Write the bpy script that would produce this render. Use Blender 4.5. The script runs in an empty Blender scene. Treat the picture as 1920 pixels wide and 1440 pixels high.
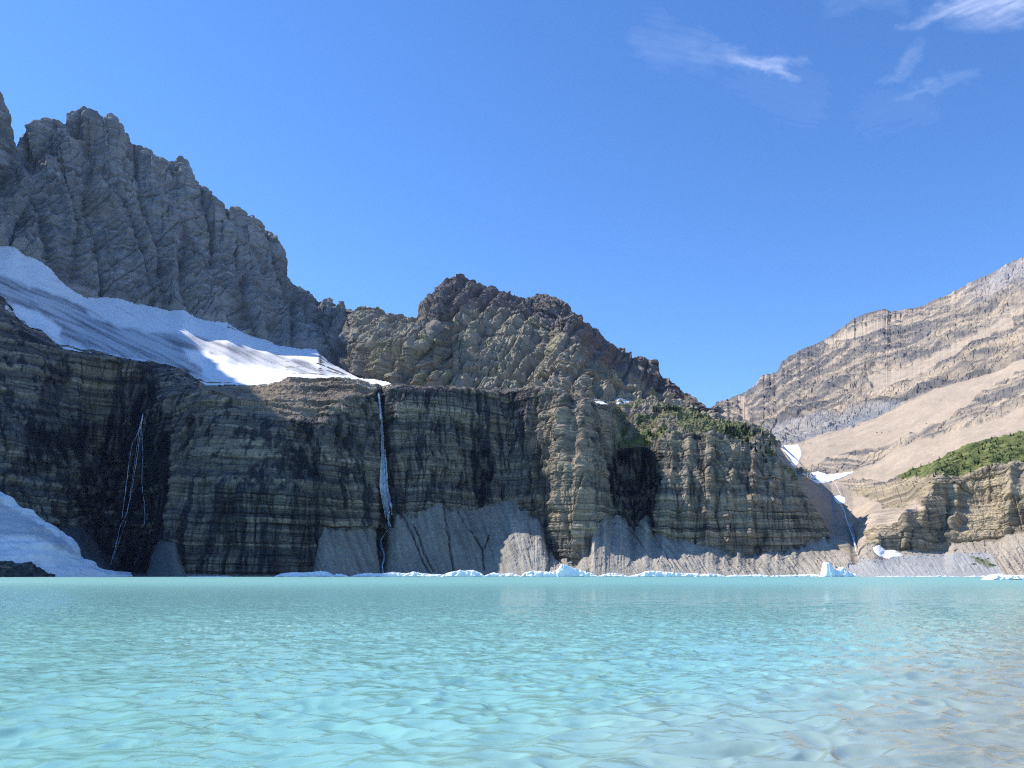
import bpy, math, random
import numpy as np
from mathutils import Vector, Matrix

C = bpy.context.scene.collection
rad = math.radians
# ---------------------------------------------------------------- camera
FPX = 1478.0          # focal length in pixels of the 1920 wide photograph
PITCH = rad(13.6)
CAM = np.array([0.0, 0.0, 1.7])
sc = bpy.context.scene
cd = bpy.data.cameras.new('camera'); cam = bpy.data.objects.new('camera', cd); C.objects.link(cam)
cam.location = CAM; cam.rotation_euler = (rad(90) + PITCH, 0, 0)
cd.sensor_width = 36; cd.lens = 36 * FPX / 1920; cd.clip_start = 0.1; cd.clip_end = 60000
sc.camera = cam
# ---------------------------------------------------------------- light
SUN_AZ = rad(72.5)      # degrees to the left of the view direction (+Y)
SUN_EL = rad(47)
sdir = Vector((-math.sin(SUN_AZ) * math.cos(SUN_EL), math.cos(SUN_AZ) * math.cos(SUN_EL), math.sin(SUN_EL)))
sl = bpy.data.lights.new('sun', 'SUN'); sl.energy = 4.0; sl.angle = rad(0.5); sl.color = (1.0, 0.95, 0.87)
so = bpy.data.objects.new('sun', sl); C.objects.link(so)
so.rotation_euler = sdir.to_track_quat('Z', 'Y').to_euler()
w = bpy.data.worlds.new('World'); sc.world = w; w.use_nodes = True
nt = w.node_tree; bg = nt.nodes['Background']
sky = nt.nodes.new('ShaderNodeTexSky'); sky.sky_type = 'NISHITA'; sky.sun_disc = False
sky.sun_elevation = SUN_EL; sky.sun_rotation = -SUN_AZ
sky.altitude = 2000; sky.air_density = 1.0; sky.dust_density = 0.15; sky.ozone_density = 2.2
hs = nt.nodes.new('ShaderNodeHueSaturation'); hs.inputs['Saturation'].default_value = 1.19
tint = nt.nodes.new('ShaderNodeMix'); tint.data_type = 'RGBA'; tint.blend_type = 'MULTIPLY'; tint.inputs[0].default_value = 1; tint.inputs[7].default_value = (.86, .93, 1.08, 1)
nt.links.new(sky.outputs[0], hs.inputs['Color']); nt.links.new(hs.outputs[0], tint.inputs[6]); nt.links.new(tint.outputs[2], bg.inputs[0])
bg.inputs[1].default_value = 0.15
sc.view_settings.view_transform = 'Standard'; sc.view_settings.look = 'None'
sc.view_settings.gamma = 1.0; sc.view_settings.use_curve_mapping = False
sc.view_settings.exposure = 0.72
sc.cycles.max_bounces = 6; sc.cycles.diffuse_bounces = 3; sc.cycles.glossy_bounces = 3
sc.cycles.transparent_max_bounces = 12; sc.cycles.volume_bounces = 0
sc.cycles.use_denoising = False; sc.cycles.filter_width = 1.15
sc.cycles.sample_clamp_indirect = 2.0; sc.cycles.sample_clamp_direct = 5.0
sc.cycles.caustics_reflective = False; sc.cycles.caustics_refractive = False

# ---------------------------------------------------------------- maths helpers
SP, CP = math.sin(PITCH), math.cos(PITCH)
def elev(py):                      # z/Y ratio of a ray through image row py (at the middle column)
    dy = (720.0 - py) / FPX
    return (SP + dy * CP) / (CP - dy * SP)
def world_at(px, py, Y):           # a point seen at px,py that stands Y metres ahead
    px = np.asarray(px, float); py = np.asarray(py, float); Y = np.asarray(Y, float)
    dx = (px - 960.0) / FPX; dy = (720.0 - py) / FPX
    yy = CP - dy * SP
    t = Y / yy
    return np.stack([dx * t, Y + 0 * t, CAM[2] + (SP + dy * CP) * t], -1)
def px_of(P):
    X = P[..., 0]; Y = P[..., 1]; Z = P[..., 2] - CAM[2]
    f = Y * CP + Z * SP; u = -Y * SP + Z * CP
    return 960 + FPX * X / f, 720 - FPX * u / f
def ray_dir(px, py):
    dx = (px - 960.0) / FPX; dy = (720.0 - py) / FPX
    v = Vector((dx, CP - dy * SP, SP + dy * CP)); v.normalize(); return v

def _h(ix, iy, iz, seed):
    n = (ix * 374761393 + iy * 668265263 + iz * 2147483647 + seed * 1274126177) & 0xFFFFFFFF
    n = ((n ^ (n >> 13)) * 1274126177) & 0xFFFFFFFF
    n = ((n ^ (n >> 16)) * 2246822519) & 0xFFFFFFFF
    return n ^ (n >> 13)
def noise(x, y, z, seed=0):
    """value-gradient noise, about -1..1"""
    x, y, z = np.broadcast_arrays(x, y, z)
    xi = np.floor(x); yi = np.floor(y); zi = np.floor(z)
    fx = (x - xi).astype(np.float32); fy = (y - yi).astype(np.float32); fz = (z - zi).astype(np.float32)
    xi = xi.astype(np.int64); yi = yi.astype(np.int64); zi = zi.astype(np.int64)
    u = fx * fx * fx * (fx * (fx * 6 - 15) + 10); v = fy * fy * fy * (fy * (fy * 6 - 15) + 10); s = fz * fz * fz * (fz * (fz * 6 - 15) + 10)
    def g(dx, dy, dz):
        n = _h(xi + dx, yi + dy, zi + dz, seed)
        a = (n & 1023).astype(np.float32) / 511.5 - 1; b = ((n >> 10) & 1023).astype(np.float32) / 511.5 - 1; c = ((n >> 20) & 1023).astype(np.float32) / 511.5 - 1
        return a * (fx - dx) + b * (fy - dy) + c * (fz - dz)
    x00 = g(0,0,0) * (1-u) + g(1,0,0) * u; x10 = g(0,1,0) * (1-u) + g(1,1,0) * u
    x01 = g(0,0,1) * (1-u) + g(1,0,1) * u; x11 = g(0,1,1) * (1-u) + g(1,1,1) * u
    return ((x00 * (1-v) + x10 * v) * (1-s) + (x01 * (1-v) + x11 * v) * s) * 1.4
def fbm(x, y, z, oct=4, seed=0, gain=0.5, ridged=False):
    out = 0; a = 1.0; tot = 0
    for k in range(oct):
        n = noise(x, y, z, seed + k * 17)
        if ridged: n = 1 - 2 * np.abs(n) * 1.3
        out = out + a * n; tot += a
        a *= gain; x = x * 2.03 + 3.1; y = y * 2.03 + 1.7; z = z * 2.03 + 5.3
    return out / tot
def cells(x, y, z, seed=0):
    """Worley cells: random value of the nearest cell and the distance to the cell border"""
    xi = np.floor(x).astype(np.int64); yi = np.floor(y).astype(np.int64); zi = np.floor(z).astype(np.int64)
    f1 = np.full(x.shape, 9.0, np.float32); f2 = f1.copy(); idv = np.zeros(x.shape, np.float32)
    for dx in (-1, 0, 1):
        for dy in (-1, 0, 1):
            for dz in (-1, 0, 1):
                n = _h(xi + dx, yi + dy, zi + dz, seed)
                cx = xi + dx + (n & 1023) / 1023.0 - x; cy = yi + dy + ((n >> 10) & 1023) / 1023.0 - y; cz = zi + dz + ((n >> 20) & 1023) / 1023.0 - z
                d = (cx * cx + cy * cy + cz * cz).astype(np.float32)
                r = ((n >> 5) & 1023).astype(np.float32) / 511.5 - 1
                m = d < f1
                f2 = np.where(m, f1, np.minimum(f2, d)); idv = np.where(m, r, idv); f1 = np.where(m, d, f1)
    return idv, np.sqrt(f2) - np.sqrt(f1)
def sstep(a, b, x):
    t = np.clip((x - a) / (b - a), 0, 1); return t * t * (3 - 2 * t)
def pl(x, pts):
    p = np.array(pts, float); return np.interp(x, p[:, 0], p[:, 1])
def inpoly(px, py, poly, soft=0):
    p = np.array(poly, float); res = np.zeros(px.shape, bool); n = len(p)
    x0, y0 = p.min(0); x1, y1 = p.max(0)
    bb = (px >= x0) & (px <= x1) & (py >= y0) & (py <= y1)
    if not bb.any(): return res
    qx = px[bb]; qy = py[bb]; r = np.zeros(qx.shape, bool); j = n - 1
    for i in range(n):
        xi, yi = p[i]; xj, yj = p[j]
        if yi != yj:
            c = ((yi > qy) != (yj > qy)) & (qx < (xj - xi) * (qy - yi) / (yj - yi) + xi); r ^= c
        j = i
    res[bb] = r; return res

# ---------------------------------------------------------------- object helpers
def tag(o, label=None, cat=None, group=None, kind=None):
    if label: o['label'] = label
    if cat: o['category'] = cat
    if group: o['group'] = group
    if kind: o['kind'] = kind
    return o
def mesh_np(name, verts, quads, mat, col=None, parent=None, smooth=False, tris=None, attrs=None):
    me = bpy.data.meshes.new(name)
    nv = len(verts)
    quads = np.asarray(quads, np.int32).reshape(-1, 4) if quads is not None else np.zeros((0, 4), np.int32)
    tr = np.asarray(tris, np.int32).reshape(-1, 3) if tris is not None else np.zeros((0, 3), np.int32)
    me.vertices.add(nv); me.vertices.foreach_set('co', np.asarray(verts, np.float32).ravel())
    nl = quads.size + tr.size
    me.loops.add(nl); me.loops.foreach_set('vertex_index', np.concatenate([quads.ravel(), tr.ravel()]).astype(np.int32))
    npoly = len(quads) + len(tr)
    me.polygons.add(npoly)
    st = np.concatenate([np.arange(len(quads)) * 4, quads.size + np.arange(len(tr)) * 3]).astype(np.int32)
    me.polygons.foreach_set('loop_start', st)
    me.polygons.foreach_set('use_smooth', np.full(npoly, smooth, bool))
    me.update(calc_edges=True)
    if col is not None:
        a = me.color_attributes.new('Col', 'FLOAT_COLOR', 'POINT')
        c4 = np.ones((nv, 4), np.float32); c4[:, :3] = col; a.data.foreach_set('color', c4.ravel())
    for k, v in (attrs or {}).items():
        a = me.attributes.new(k, 'FLOAT', 'POINT'); a.data.foreach_set('value', np.asarray(v, np.float32))
    me.materials.append(mat)
    o = bpy.data.objects.new(name, me); C.objects.link(o)
    if parent: o.parent = parent
    return o
def grid_quads(nr, nc):
    i = np.arange(nr * nc).reshape(nr, nc)
    return np.stack([i[:-1, :-1], i[:-1, 1:], i[1:, 1:], i[1:, :-1]], -1).reshape(-1, 4)
def empty(name, loc=(0, 0, 0), rz=0, s=1):
    o = bpy.data.objects.new(name, None); C.objects.link(o); o.location = loc; o.rotation_euler = (0, 0, rz); o.scale = (s, s, s); return o

# ---------------------------------------------------------------- materials
def new_mat(name):
    m = bpy.data.materials.new(name); m.use_nodes = True; n = m.node_tree
    return m, n, n.nodes['Principled BSDF']
def N(n, t, **kw):
    x = n.nodes.new(t)
    for k, v in kw.items(): setattr(x, k, v)
    return x
def noise_node(n, scale, detail=4, rough=0.6, stretch=(1, 1, 1), vec=None):
    g = N(n, 'ShaderNodeNewGeometry'); mp = N(n, 'ShaderNodeMapping'); mp.inputs['Scale'].default_value = stretch
    n.links.new(g.outputs['Position'], mp.inputs['Vector'])
    t = N(n, 'ShaderNodeTexNoise'); t.inputs['Scale'].default_value = scale; t.inputs['Detail'].default_value = detail; t.inputs['Roughness'].default_value = rough
    n.links.new(mp.outputs[0], t.inputs['Vector']); return t
def mathn(n, op, a, b=None, c=None, clamp=False):
    x = N(n, 'ShaderNodeMath', operation=op, use_clamp=clamp)
    for i, v in enumerate((a, b, c)):
        if v is None: continue
        if isinstance(v, (int, float)): x.inputs[i].default_value = v
        else: n.links.new(v, x.inputs[i])
    return x.outputs[0]
def rock_mat(name, strata=1.0, grain=1.0, bump=1.0):
    m, n, b = new_mat(name)
    vc = N(n, 'ShaderNodeVertexColor'); vc.layer_name = 'Col'
    s1 = noise_node(n, 0.55, 6, 0.72, (0.05, 0.05, 0.85))          # thin beds
    s2 = noise_node(n, 0.45, 6, 0.72)                             # grain
    s3 = noise_node(n, 0.03, 3, 0.6, (1, 1, 1))                   # wide mottling
    f = mathn(n, 'MULTIPLY_ADD', s1.outputs[0], 2.0 * strata, 1 - 1.0 * strata, clamp=False)
    g = mathn(n, 'MULTIPLY_ADD', s2.outputs[0], 1.0 * grain, 1 - 0.5 * grain)
    h = mathn(n, 'MULTIPLY_ADD', s3.outputs[0], 0.5, 0.75)
    fg = mathn(n, 'MULTIPLY', mathn(n, 'MULTIPLY', f, g), h)
    mix = N(n, 'ShaderNodeMix', data_type='RGBA', blend_type='MULTIPLY'); mix.inputs[0].default_value = 1
    n.links.new(vc.outputs[0], mix.inputs[6])
    cr = N(n, 'ShaderNodeCombineColor')
    for i in range(3): n.links.new(fg, cr.inputs[i])
    n.links.new(cr.outputs[0], mix.inputs[7]); n.links.new(mix.outputs[2], b.inputs['Base Color'])
    b.inputs['Roughness'].default_value = 0.92
    b.inputs['Specular IOR Level'].default_value = 0.1
    bm = N(n, 'ShaderNodeBump'); bm.inputs['Strength'].default_value = 0.8 * bump; bm.inputs['Distance'].default_value = 1.6
    hh = mathn(n, 'ADD', mathn(n, 'MULTIPLY', s1.outputs[0], 0.7 * strata), s2.outputs[0])
    n.links.new(hh, bm.inputs['Height']); n.links.new(bm.outputs[0], b.inputs['Normal'])
    return m
M_CLIFF = rock_mat('cliff rock', 1.0, 0.9, 1.0)
M_MOUNT = rock_mat('mountain rock', 0.8, 0.9, 1.2)
M_SCREE = rock_mat('scree', 0.15, 0.7, 0.8)
def snow_mat(name, dirty=True):
    m, n, b = new_mat(name)
    vc = N(n, 'ShaderNodeVertexColor'); vc.layer_name = 'Col'
    t = noise_node(n, 0.25, 6, 0.7); f = mathn(n, 'MULTIPLY_ADD', t.outputs[0], 0.24, 0.88)
    cr = N(n, 'ShaderNodeCombineColor')
    for i in range(3): n.links.new(f, cr.inputs[i])
    mix = N(n, 'ShaderNodeMix', data_type='RGBA', blend_type='MULTIPLY'); mix.inputs[0].default_value = 1
    n.links.new(vc.outputs[0], mix.inputs[6]); n.links.new(cr.outputs[0], mix.inputs[7]); n.links.new(mix.outputs[2], b.inputs['Base Color'])
    b.inputs['Roughness'].default_value = 0.7
    bm = N(n, 'ShaderNodeBump'); bm.inputs['Strength'].default_value = 0.35; bm.inputs['Distance'].default_value = 1.5
    n.links.new(t.outputs[0], bm.inputs['Height']); n.links.new(bm.outputs[0], b.inputs['Normal'])
    return m
M_SNOW = snow_mat('snow')

# ---------------------------------------------------------------- terrain rails
# every rail is a line across the valley: where it stands (Y, metres ahead) and how high it is there
NOTCH = 1337.0
cols = np.concatenate([np.arange(-1300, -200, 14.0), np.arange(-200, -40, 4.0), np.arange(-40, 1960, 1.12), np.arange(1960, 2200, 5.0), np.arange(2200, 2900, 20.0)])
x = cols
shoreY = [(-1300,330),(-600,420),(-200,520),(0,640),(120,700),(215,770),(300,742),(400,722),(480,720),(590,748),(620,735),(716,770),(900,800),(960,775),(1080,762),(1240,770),(1400,765),(1500,770),(1600,720),(1700,690),(1800,672),(1920,640),(2200,560),(2900,400)]
r_py = {}; r_Y = {}
r_Y[1] = pl(x, shoreY)
r_py[2] = pl(x, [(-1300,1000),(-200,1010),(0,1000),(100,990),(150,985),(180,1018),(207,1056),(216,1074),(275,1075),(286,1022),(300,1012),(328,1017),(346,1072),(352,1077),(590,1078),(598,1020),(610,990),(643,997),(693,990),(706,992),(714,1020),(722,1020),(733,985),(747,963),(773,973),(813,947),(853,952),(893,955),(920,947),(953,937),(977,947),(1003,970),(1020,993),(1027,1030),(1060,1050),(1080,1053),(1107,1033),(1113,987),(1127,973),(1153,970),(1177,980),(1188,1002),(1198,985),(1210,970),(1222,990),(1233,997),(1260,1010),(1300,1017),(1343,1027),(1377,1037),(1410,1042),(1483,1032),(1500,1026),(1520,1015),(1545,1010),(1560,1020),(1600,1035),(1625,1018),(1640,1016),(1660,1027),(1687,1032),(1725,1030),(1771,1031),(1787,1016),(1833,1015),(1874,1016),(1887,1003),(1920,996),(2200,985),(2900,970)])
r_Y[2] = pl(x, [(-1300,370),(-600,480),(-200,660),(0,745),(100,800),(150,850),(180,872),(215,868),(275,838),(300,800),(330,778),(352,765),(400,748),(450,742),(500,744),(590,770),(643,790),(700,822),(716,846),(735,840),(800,860),(953,915),(1003,888),(1027,868),(1060,832),(1090,820),(1108,826),(1120,860),(1150,900),(1225,900),(1240,860),(1300,853),(1400,842),(1483,838),(1510,845),(1545,865),(1600,800),(1640,790),(1720,785),(1771,800),(1850,785),(1920,765),(2200,700),(2900,520)])
r_py[4] = pl(x, [(-1300,640),(-200,600),(0,600),(60,625),(110,655),(200,672),(270,690),(285,735),(293,748),(317,738),(383,740),(420,757),(447,770),(500,783),(567,791),(597,800),(612,785),(640,757),(660,745),(700,736),(708,742),(716,742),(733,728),(793,732),(837,731),(880,734),(920,736),(960,734),(990,730),(1033,731),(1060,743),(1107,755),(1140,761),(1150,790),(1158,836),(1217,832),(1280,813),(1313,810),(1347,815),(1380,828),(1400,837),(1420,842),(1460,877),(1493,907),(1513,930),(1533,963),(1553,1000),(1570,1004),(1600,1010),(1633,1000),(1645,985),(1663,984),(1684,970),(1700,958),(1722,952),(1735,925),(1752,908),(1801,902),(1822,889),(1855,870),(1920,867),(2200,850),(2900,800)])
r_Y[4] = pl(x, [(-1300,400),(-600,560),(-200,740),(0,830),(100,870),(200,915),(270,925),(300,880),(330,850),(400,815),(450,800),(520,792),(597,805),(640,835),(700,880),(716,905),(740,890),(850,905),(960,950),(990,935),(1040,905),(1107,900),(1150,950),(1200,935),(1240,897),(1300,888),(1400,878),(1493,872),(1535,880),(1553,885),(1600,900),(1633,830),(1660,815),(1720,822),(1752,826),(1801,835),(1855,815),(1920,800),(2200,720),(2900,560)])
r_py[5] = pl(x, [(-1300,560),(-200,500),(0,552),(13,563),(30,593),(57,613),(77,617),(110,645),(147,657),(200,662),(287,679),(317,686),(347,697),(370,711),(383,722),(433,721),(483,724),(540,711),(633,711),(667,718),(693,728),(732,724),(850,732),(1033,729),(1060,742),(1107,755),(1140,757),(1153,755),(1210,758),(1267,765),(1307,783),(1333,787),(1363,797),(1390,798),(1433,808),(1453,827),(1470,847),(1490,880),(1503,893),(1520,925),(1540,962),(1558,985),(1600,985),(1633,965),(1663,957),(1700,945),(1722,925),(1752,893),(1801,878),(1855,855),(1920,850),(2200,830),(2900,780)])
r_Y[5] = pl(x, [(-1300,420),(-600,600),(-200,830),(0,980),(100,1000),(200,1020),(290,1000),(383,960),(480,930),(560,920),(640,935),(700,960),(740,960),(960,1000),(1060,965),(1140,990),(1153,1010),(1267,1000),(1333,980),(1400,960),(1433,945),(1503,900),(1558,930),(1600,940),(1640,900),(1700,880),(1752,850),(1801,860),(1855,840),(1920,825),(2200,740),(2900,600)])
r_py[6] = pl(x, [(-1300,470),(-600,440),(-200,380),(0,463),(27,463),(43,478),(70,488),(97,507),(113,528),(140,548),(160,559),(200,559),(220,560),(260,572),(293,577),(317,584),(340,582),(353,587),(367,597),(390,603),(427,606),(447,620),(473,633),(500,639),(520,649),(567,655),(600,658),(610,670),(622,680),(647,697),(670,709),(713,714),(740,722),(850,734),(1033,736),(1120,752),(1200,757),(1267,768),(1307,785),(1333,788),(1345,800),(1400,840),(1465,868),(1490,880),(1503,886),(1560,900),(1620,908),(1660,902),(1682,893),(1752,863),(1801,835),(1860,819),(1920,810),(2200,770),(2900,700)])
r_Y[6] = pl(x, [(-1300,430),(-600,630),(-200,860),(-60,1110),(0,1160),(100,1200),(200,1290),(300,1350),(427,1400),(520,1450),(600,1450),(640,1390),(680,1320),(732,1250),(850,1240),(1000,1270),(1090,1180),(1150,1240),(1200,1380),(1267,1450),(1325,1450),(1345,1420),(1400,1380),(1465,1300),(1503,1230),(1560,1140),(1620,1080),(1682,1040),(1752,1010),(1860,960),(1920,930),(2200,840),(2900,700)])
r_py[7] = pl(x, [(-1300,390),(-600,320),(-350,230),(-150,150),(-60,290),(0,340),(160,400),(300,460),(427,520),(530,585),(600,612),(640,628),(700,645),(787,655),(806,640),(820,605),(833,597),(860,600),(885,585),(940,592),(1000,605),(1050,618),(1080,640),(1107,680),(1200,720),(1267,752),(1325,778),(1345,795),(1400,825),(1465,838),(1508,828),(1552,809),(1600,799),(1671,769),(1752,731),(1860,698),(1920,671),(2200,560),(2900,350)])
r_Y[7] = pl(x, [(-1300,440),(-600,665),(-350,810),(-150,900),(-60,1190),(0,1240),(160,1330),(300,1430),(427,1510),(530,1600),(600,1640),(655,1440),(700,1318),(787,1272),(812,1330),(840,1560),(900,1620),(1000,1560),(1060,1420),(1090,1420),(1140,1620),(1220,1690),(1267,1650),(1325,1560),(1345,1600),(1400,1550),(1465,1440),(1552,1420),(1671,1380),(1752,1340),(1860,1260),(1920,1210),(2200,1050),(2900,850)])
RIDGE = [(-1300,312),(-600,207),(-350,68),(-150,-70),(-60,100),(-10,175),(0,190),(7,213),(15,233),(25,260),(28,274),(43,260),(60,243),(67,232),(87,231),(97,233),(110,227),(122,230),(128,215),(143,207),(157,204),(180,208),(192,222),(198,220),(207,217),(217,223),(224,240),(226,248),(238,253),(240,267),(253,268),(265,276),(277,283),(295,297),(297,309),(308,306),(320,303),(330,301),(338,297),(348,308),(352,318),(358,333),(373,353),(392,367),(395,378),(405,377),(408,390),(418,389),(427,398),(430,408),(436,400),(443,393),(455,407),(462,413),(467,408),(472,407),(480,418),(488,430),(500,433),(512,442),(525,453),(529,480),(531,510),(547,527),(563,538),(585,557),(610,565),(633,578),(655,590),(670,583),(693,581),(717,583),(740,595),(767,598),(785,600),(788,594),(793,587),(797,565),(813,555),(825,540),(833,522),(848,520),(863,519),(882,525),(897,538),(910,537),(923,536),(940,542),(955,554),(980,558),(1000,557),(1013,556),(1027,555),(1053,563),(1073,578),(1080,595),(1107,612),(1133,630),(1140,642),(1163,655),(1185,670),(1197,667),(1213,672),(1233,680),(1240,700),(1253,717),(1277,730),(1297,745),(1317,758),(1330,768),(1335,764),(1353,752),(1387,740),(1400,735),(1414,725),(1427,704),(1457,696),(1468,677),(1495,658),(1530,647),(1552,633),(1590,606),(1600,597),(1630,585),(1657,579),(1671,583),(1698,579),(1725,574),(1752,564),(1785,549),(1823,528),(1860,511),(1888,495),(1920,480),(2050,430),(2200,380),(2900,200)]
r_py[8] = pl(x, RIDGE)
r_Y[8] = pl(x, [(-1300,450),(-600,700),(-350,850),(-150,950),(-60,1270),(0,1330),(160,1440),(300,1540),(427,1620),(530,1700),(585,1730),(650,1720),(670,1650),(720,1620),(780,1640),(797,1760),(833,1780),(900,1800),(1000,1780),(1053,1690),(1080,1640),(1140,1730),(1190,1770),(1220,1750),(1277,1680),(1328,1550),(1342,2200),(1400,2250),(1500,2350),(1600,2400),(1700,2280),(1800,2080),(1920,1900),(2200,1500),(2900,1000)])
# jagged skyline on the crags
jag = noise(x / 7.0, 0 * x, 0 * x, 5) * 3.0 + noise(x / 3.1, 0 * x, 0 * x, 6) * 1.8
r_py[8] = r_py[8] + jag * np.where(x > NOTCH, 0.9, 1.0)
ker = np.hanning(15)[1:-1]; ker /= ker.sum()
for k in (1, 2, 4, 5, 6, 7, 8): r_Y[k] = np.convolve(np.pad(r_Y[k], 6, 'edge'), ker, 'valid')
jt = (noise(x / 17, 0 * x, 0 * x, 7) * 11 + noise(x / 5, 0 * x, 0 * x, 8) * 4) * ((x > 595) & (x < 1500))
r_py[2] = r_py[2] + jt
# half-way rail of the cliffs
f3 = 0.52
r_py[3] = r_py[2] * (1 - f3) + r_py[4] * f3
r_Y[3] = r_Y[2] + (r_Y[4] - r_Y[2]) * 0.32 + pl(x, [(0,0),(120,4),(150,38),(230,42),(285,18),(320,2),(400,-14),(500,-14),(590,-8),(640,0),(708,10),(716,16),(740,6),(760,8),(1020,8),(1060,-14),(1110,-8),(1150,18),(1225,18),(1245,0),(1500,-4),(1560,0),(1640,0),(1640,-6),(1700,-8),(1745,6),(1775,18),(1860,15),(1880,-6),(1920,-6)])
P = []
b1 = world_at(x, 1083 + 0 * x, r_Y[1])
dxy = (x - 960.0) / FPX
def shore_pt(Y, z):
    # point on the ray's vertical plane with a chosen height
    ratio = (z - CAM[2]) / Y; dy = (ratio * CP - SP) / (CP + ratio * SP)
    t = Y / (CP - dy * SP); return np.stack([dxy * t, Y, z + 0 * Y], -1)
P.append(shore_pt(r_Y[1] - 30, -14.0)); P.append(shore_pt(r_Y[1], -0.6))
for k in range(2, 9): P.append(world_at(x, r_py[k], r_Y[k]))
bk = P[-1].copy(); bk[:, 1] += 260; bk[:, 2] *= 0.55; bk[:, 0] *= 1 + 260 / r_Y[8]; P.append(bk)
P = np.array(P)                                   # rails x columns x 3
P[2][:, 2] = np.maximum(P[2][:, 2], -0.4)
#          0-1 1-2  2-3  3-4  4-5 5-6 6-7  7-8  8-9
nrows = [4, 80, 150, 150, 80, 85, 190, 190, 14]
V = []; bandrow = []; trow = []
for k, nr in enumerate(nrows):
    t = np.linspace(0, 1, nr, endpoint=False)[:, None, None]
    V.append(P[k][None] * (1 - t) + P[k + 1][None] * t); bandrow += [k] * nr; trow += list(np.linspace(0, 1, nr, endpoint=False))
V.append(P[9][None]); bandrow.append(8); trow.append(1.0)
V = np.concatenate(V); NR, NC = V.shape[:2]
bandrow = np.array(bandrow); trow = np.array(trow)
# smooth the creases between bands along the columns (not the ridge nor the shore)
for it in range(6):
    W = V.copy(); W[1:-1] = (V[:-2] + 2 * V[1:-1] + V[2:]) / 4
    keep = ((bandrow >= 2) & (bandrow <= 7) & ~((bandrow == 7) & (trow > 0.9)))[:, None, None]
    V = np.where(keep, W, V)
# smooth along the rows, less for the skyline
for it in range(3):
    W = V.copy(); W[:, 1:-1] = (V[:, :-2] + 2 * V[:, 1:-1] + V[:, 2:]) / 4
    V = np.where(((bandrow >= 1) & (bandrow <= 6))[:, None, None], W, V)
PX = np.broadcast_to(x[None], (NR, NC)).copy(); PY = px_of(V)[1]
B = bandrow[:, None] + trow[:, None] + 0 * PX           # continuous rail coordinate 0..9
X, Y, Z = V[..., 0], V[..., 1], V[..., 2]
du = np.gradient(V, axis=1); dv = np.gradient(V, axis=0)
Nn = np.cross(du, dv); Nn /= np.linalg.norm(Nn, axis=-1, keepdims=True) + 1e-9
slope_up = np.abs(Nn[..., 2])

# --- masks (traced areas of different ground)
jx = PX + fbm(PX / 22, PY / 14, 0 * PX, 3, 41) * 9; jy = PY + fbm(PX / 22, PY / 14, 0 * PX + 9, 3, 42) * 6
right = PX > NOTCH
scree = np.zeros(PX.shape, np.float32)
scree[B < 2.0 + fbm(PX / 9, PY / 26, 0 * PX, 3, 43) * .16 * ((PX > 595) & (PX < 1560))] = 1.0
scree_polys = [
 # big pale scree sheet on the right mountain
 [(1440,842),(1508,828),(1552,809),(1600,799),(1671,769),(1752,731),(1860,698),(2000,640),(2300,560),(2300,640),(1990,655),(1920,690),(1860,727),(1800,770),(1774,790),(1722,812),(1671,832),(1600,845),(1560,858),(1503,883),(1480,880)],
 [(1500,905),(1560,892),(1641,870),(1671,845),(1730,825),(1800,806),(1860,786),(1920,760),(2300,690),(2300,780),(1920,812),(1860,822),(1801,838),(1752,866),(1698,884),(1660,905),(1600,900),(1560,900)],
 [(1540,905),(1580,905),(1600,925),(1640,938),(1660,955),(1690,958),(1718,938),(1735,952),(1700,966),(1668,985),(1640,985),(1625,1004),(1610,1040),(1598,1040),(1590,985),(1560,940)],
 [(1430,806),(1500,895),(1560,990),(1600,1040),(1550,1010),(1500,915)],
 [(1500,900),(1545,900),(1575,945),(1602,1000),(1606,1060),(1560,1060),(1555,1005),(1520,940)],
 [(1625,700),(1700,690),(1800,640),(1900,590),(1900,610),(1800,665),(1700,712),(1640,735)],
 [(1545,640),(1640,606),(1700,590),(1690,600),(1620,630),(1550,650)],
 [(1385,745),(1398,745),(1405,790),(1388,790)],
]
for pgn in scree_polys: scree[inpoly(jx, jy, pgn) & right & (B > 3.9)] = 1.0
scree[inpoly(jx, jy, scree_polys[4]) | inpoly(jx, jy, scree_polys[2])] = 1.0
rockin = [(1546,862),(1590,850),(1641,856),(1641,870),(1600,885),(1546,889)]
def blur(a, n=2):
    for _ in range(n):
        a = a.copy(); a[1:-1] = (a[:-2] + 2 * a[1:-1] + a[2:]) / 4; a[:, 1:-1] = (a[:, :-2] + 2 * a[:, 1:-1] + a[:, 2:]) / 4
    return a
scree = blur(scree, 3)
under_snow = (B > 5.0) & (B < 6.0) & (PX < 745)
# --- displacement
bed = np.where(right & (B > 5), B * 170, Z + 0.015 * X) + fbm(X / 180, Y / 180, 0 * X, 3, 11) * 14
rock = 1 - scree
def hash1(i, sd): return ((_h(i, i * 0 + 3, i * 0 + 7, sd) >> 4) & 1023).astype(np.float32) / 511.5 - 1
bw = bed + noise(X / 25, Y / 25, 0 * X, 12) * 1.2
def beds(T, sd, lat=70):
    # beds of uneven thickness: every bed has its own random value, fading in and out sideways
    return hash1(np.floor(bw / T + .7 * noise(0 * X, 0 * X, bw / (T * 3), sd)).astype(np.int64), sd) * np.clip(.75 + noise(X / lat, Y / lat, bw / T / 3, sd + 1) * 1.2, 0, 1.3)
h1 = beds(4.6, 501); h2 = beds(2.0, 503, 40); h5 = beds(9.0, 509, 120); h3 = beds(13, 505, 160); h4 = beds(5.5, 507, 90)
def parting(T, sd):
    f = bw / T + .7 * noise(0 * X, 0 * X, bw / (T * 3), sd); f = f - np.floor(f)
    return np.clip(1 - np.minimum(f, 1 - f) * T / 1.0, 0, 1)
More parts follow.
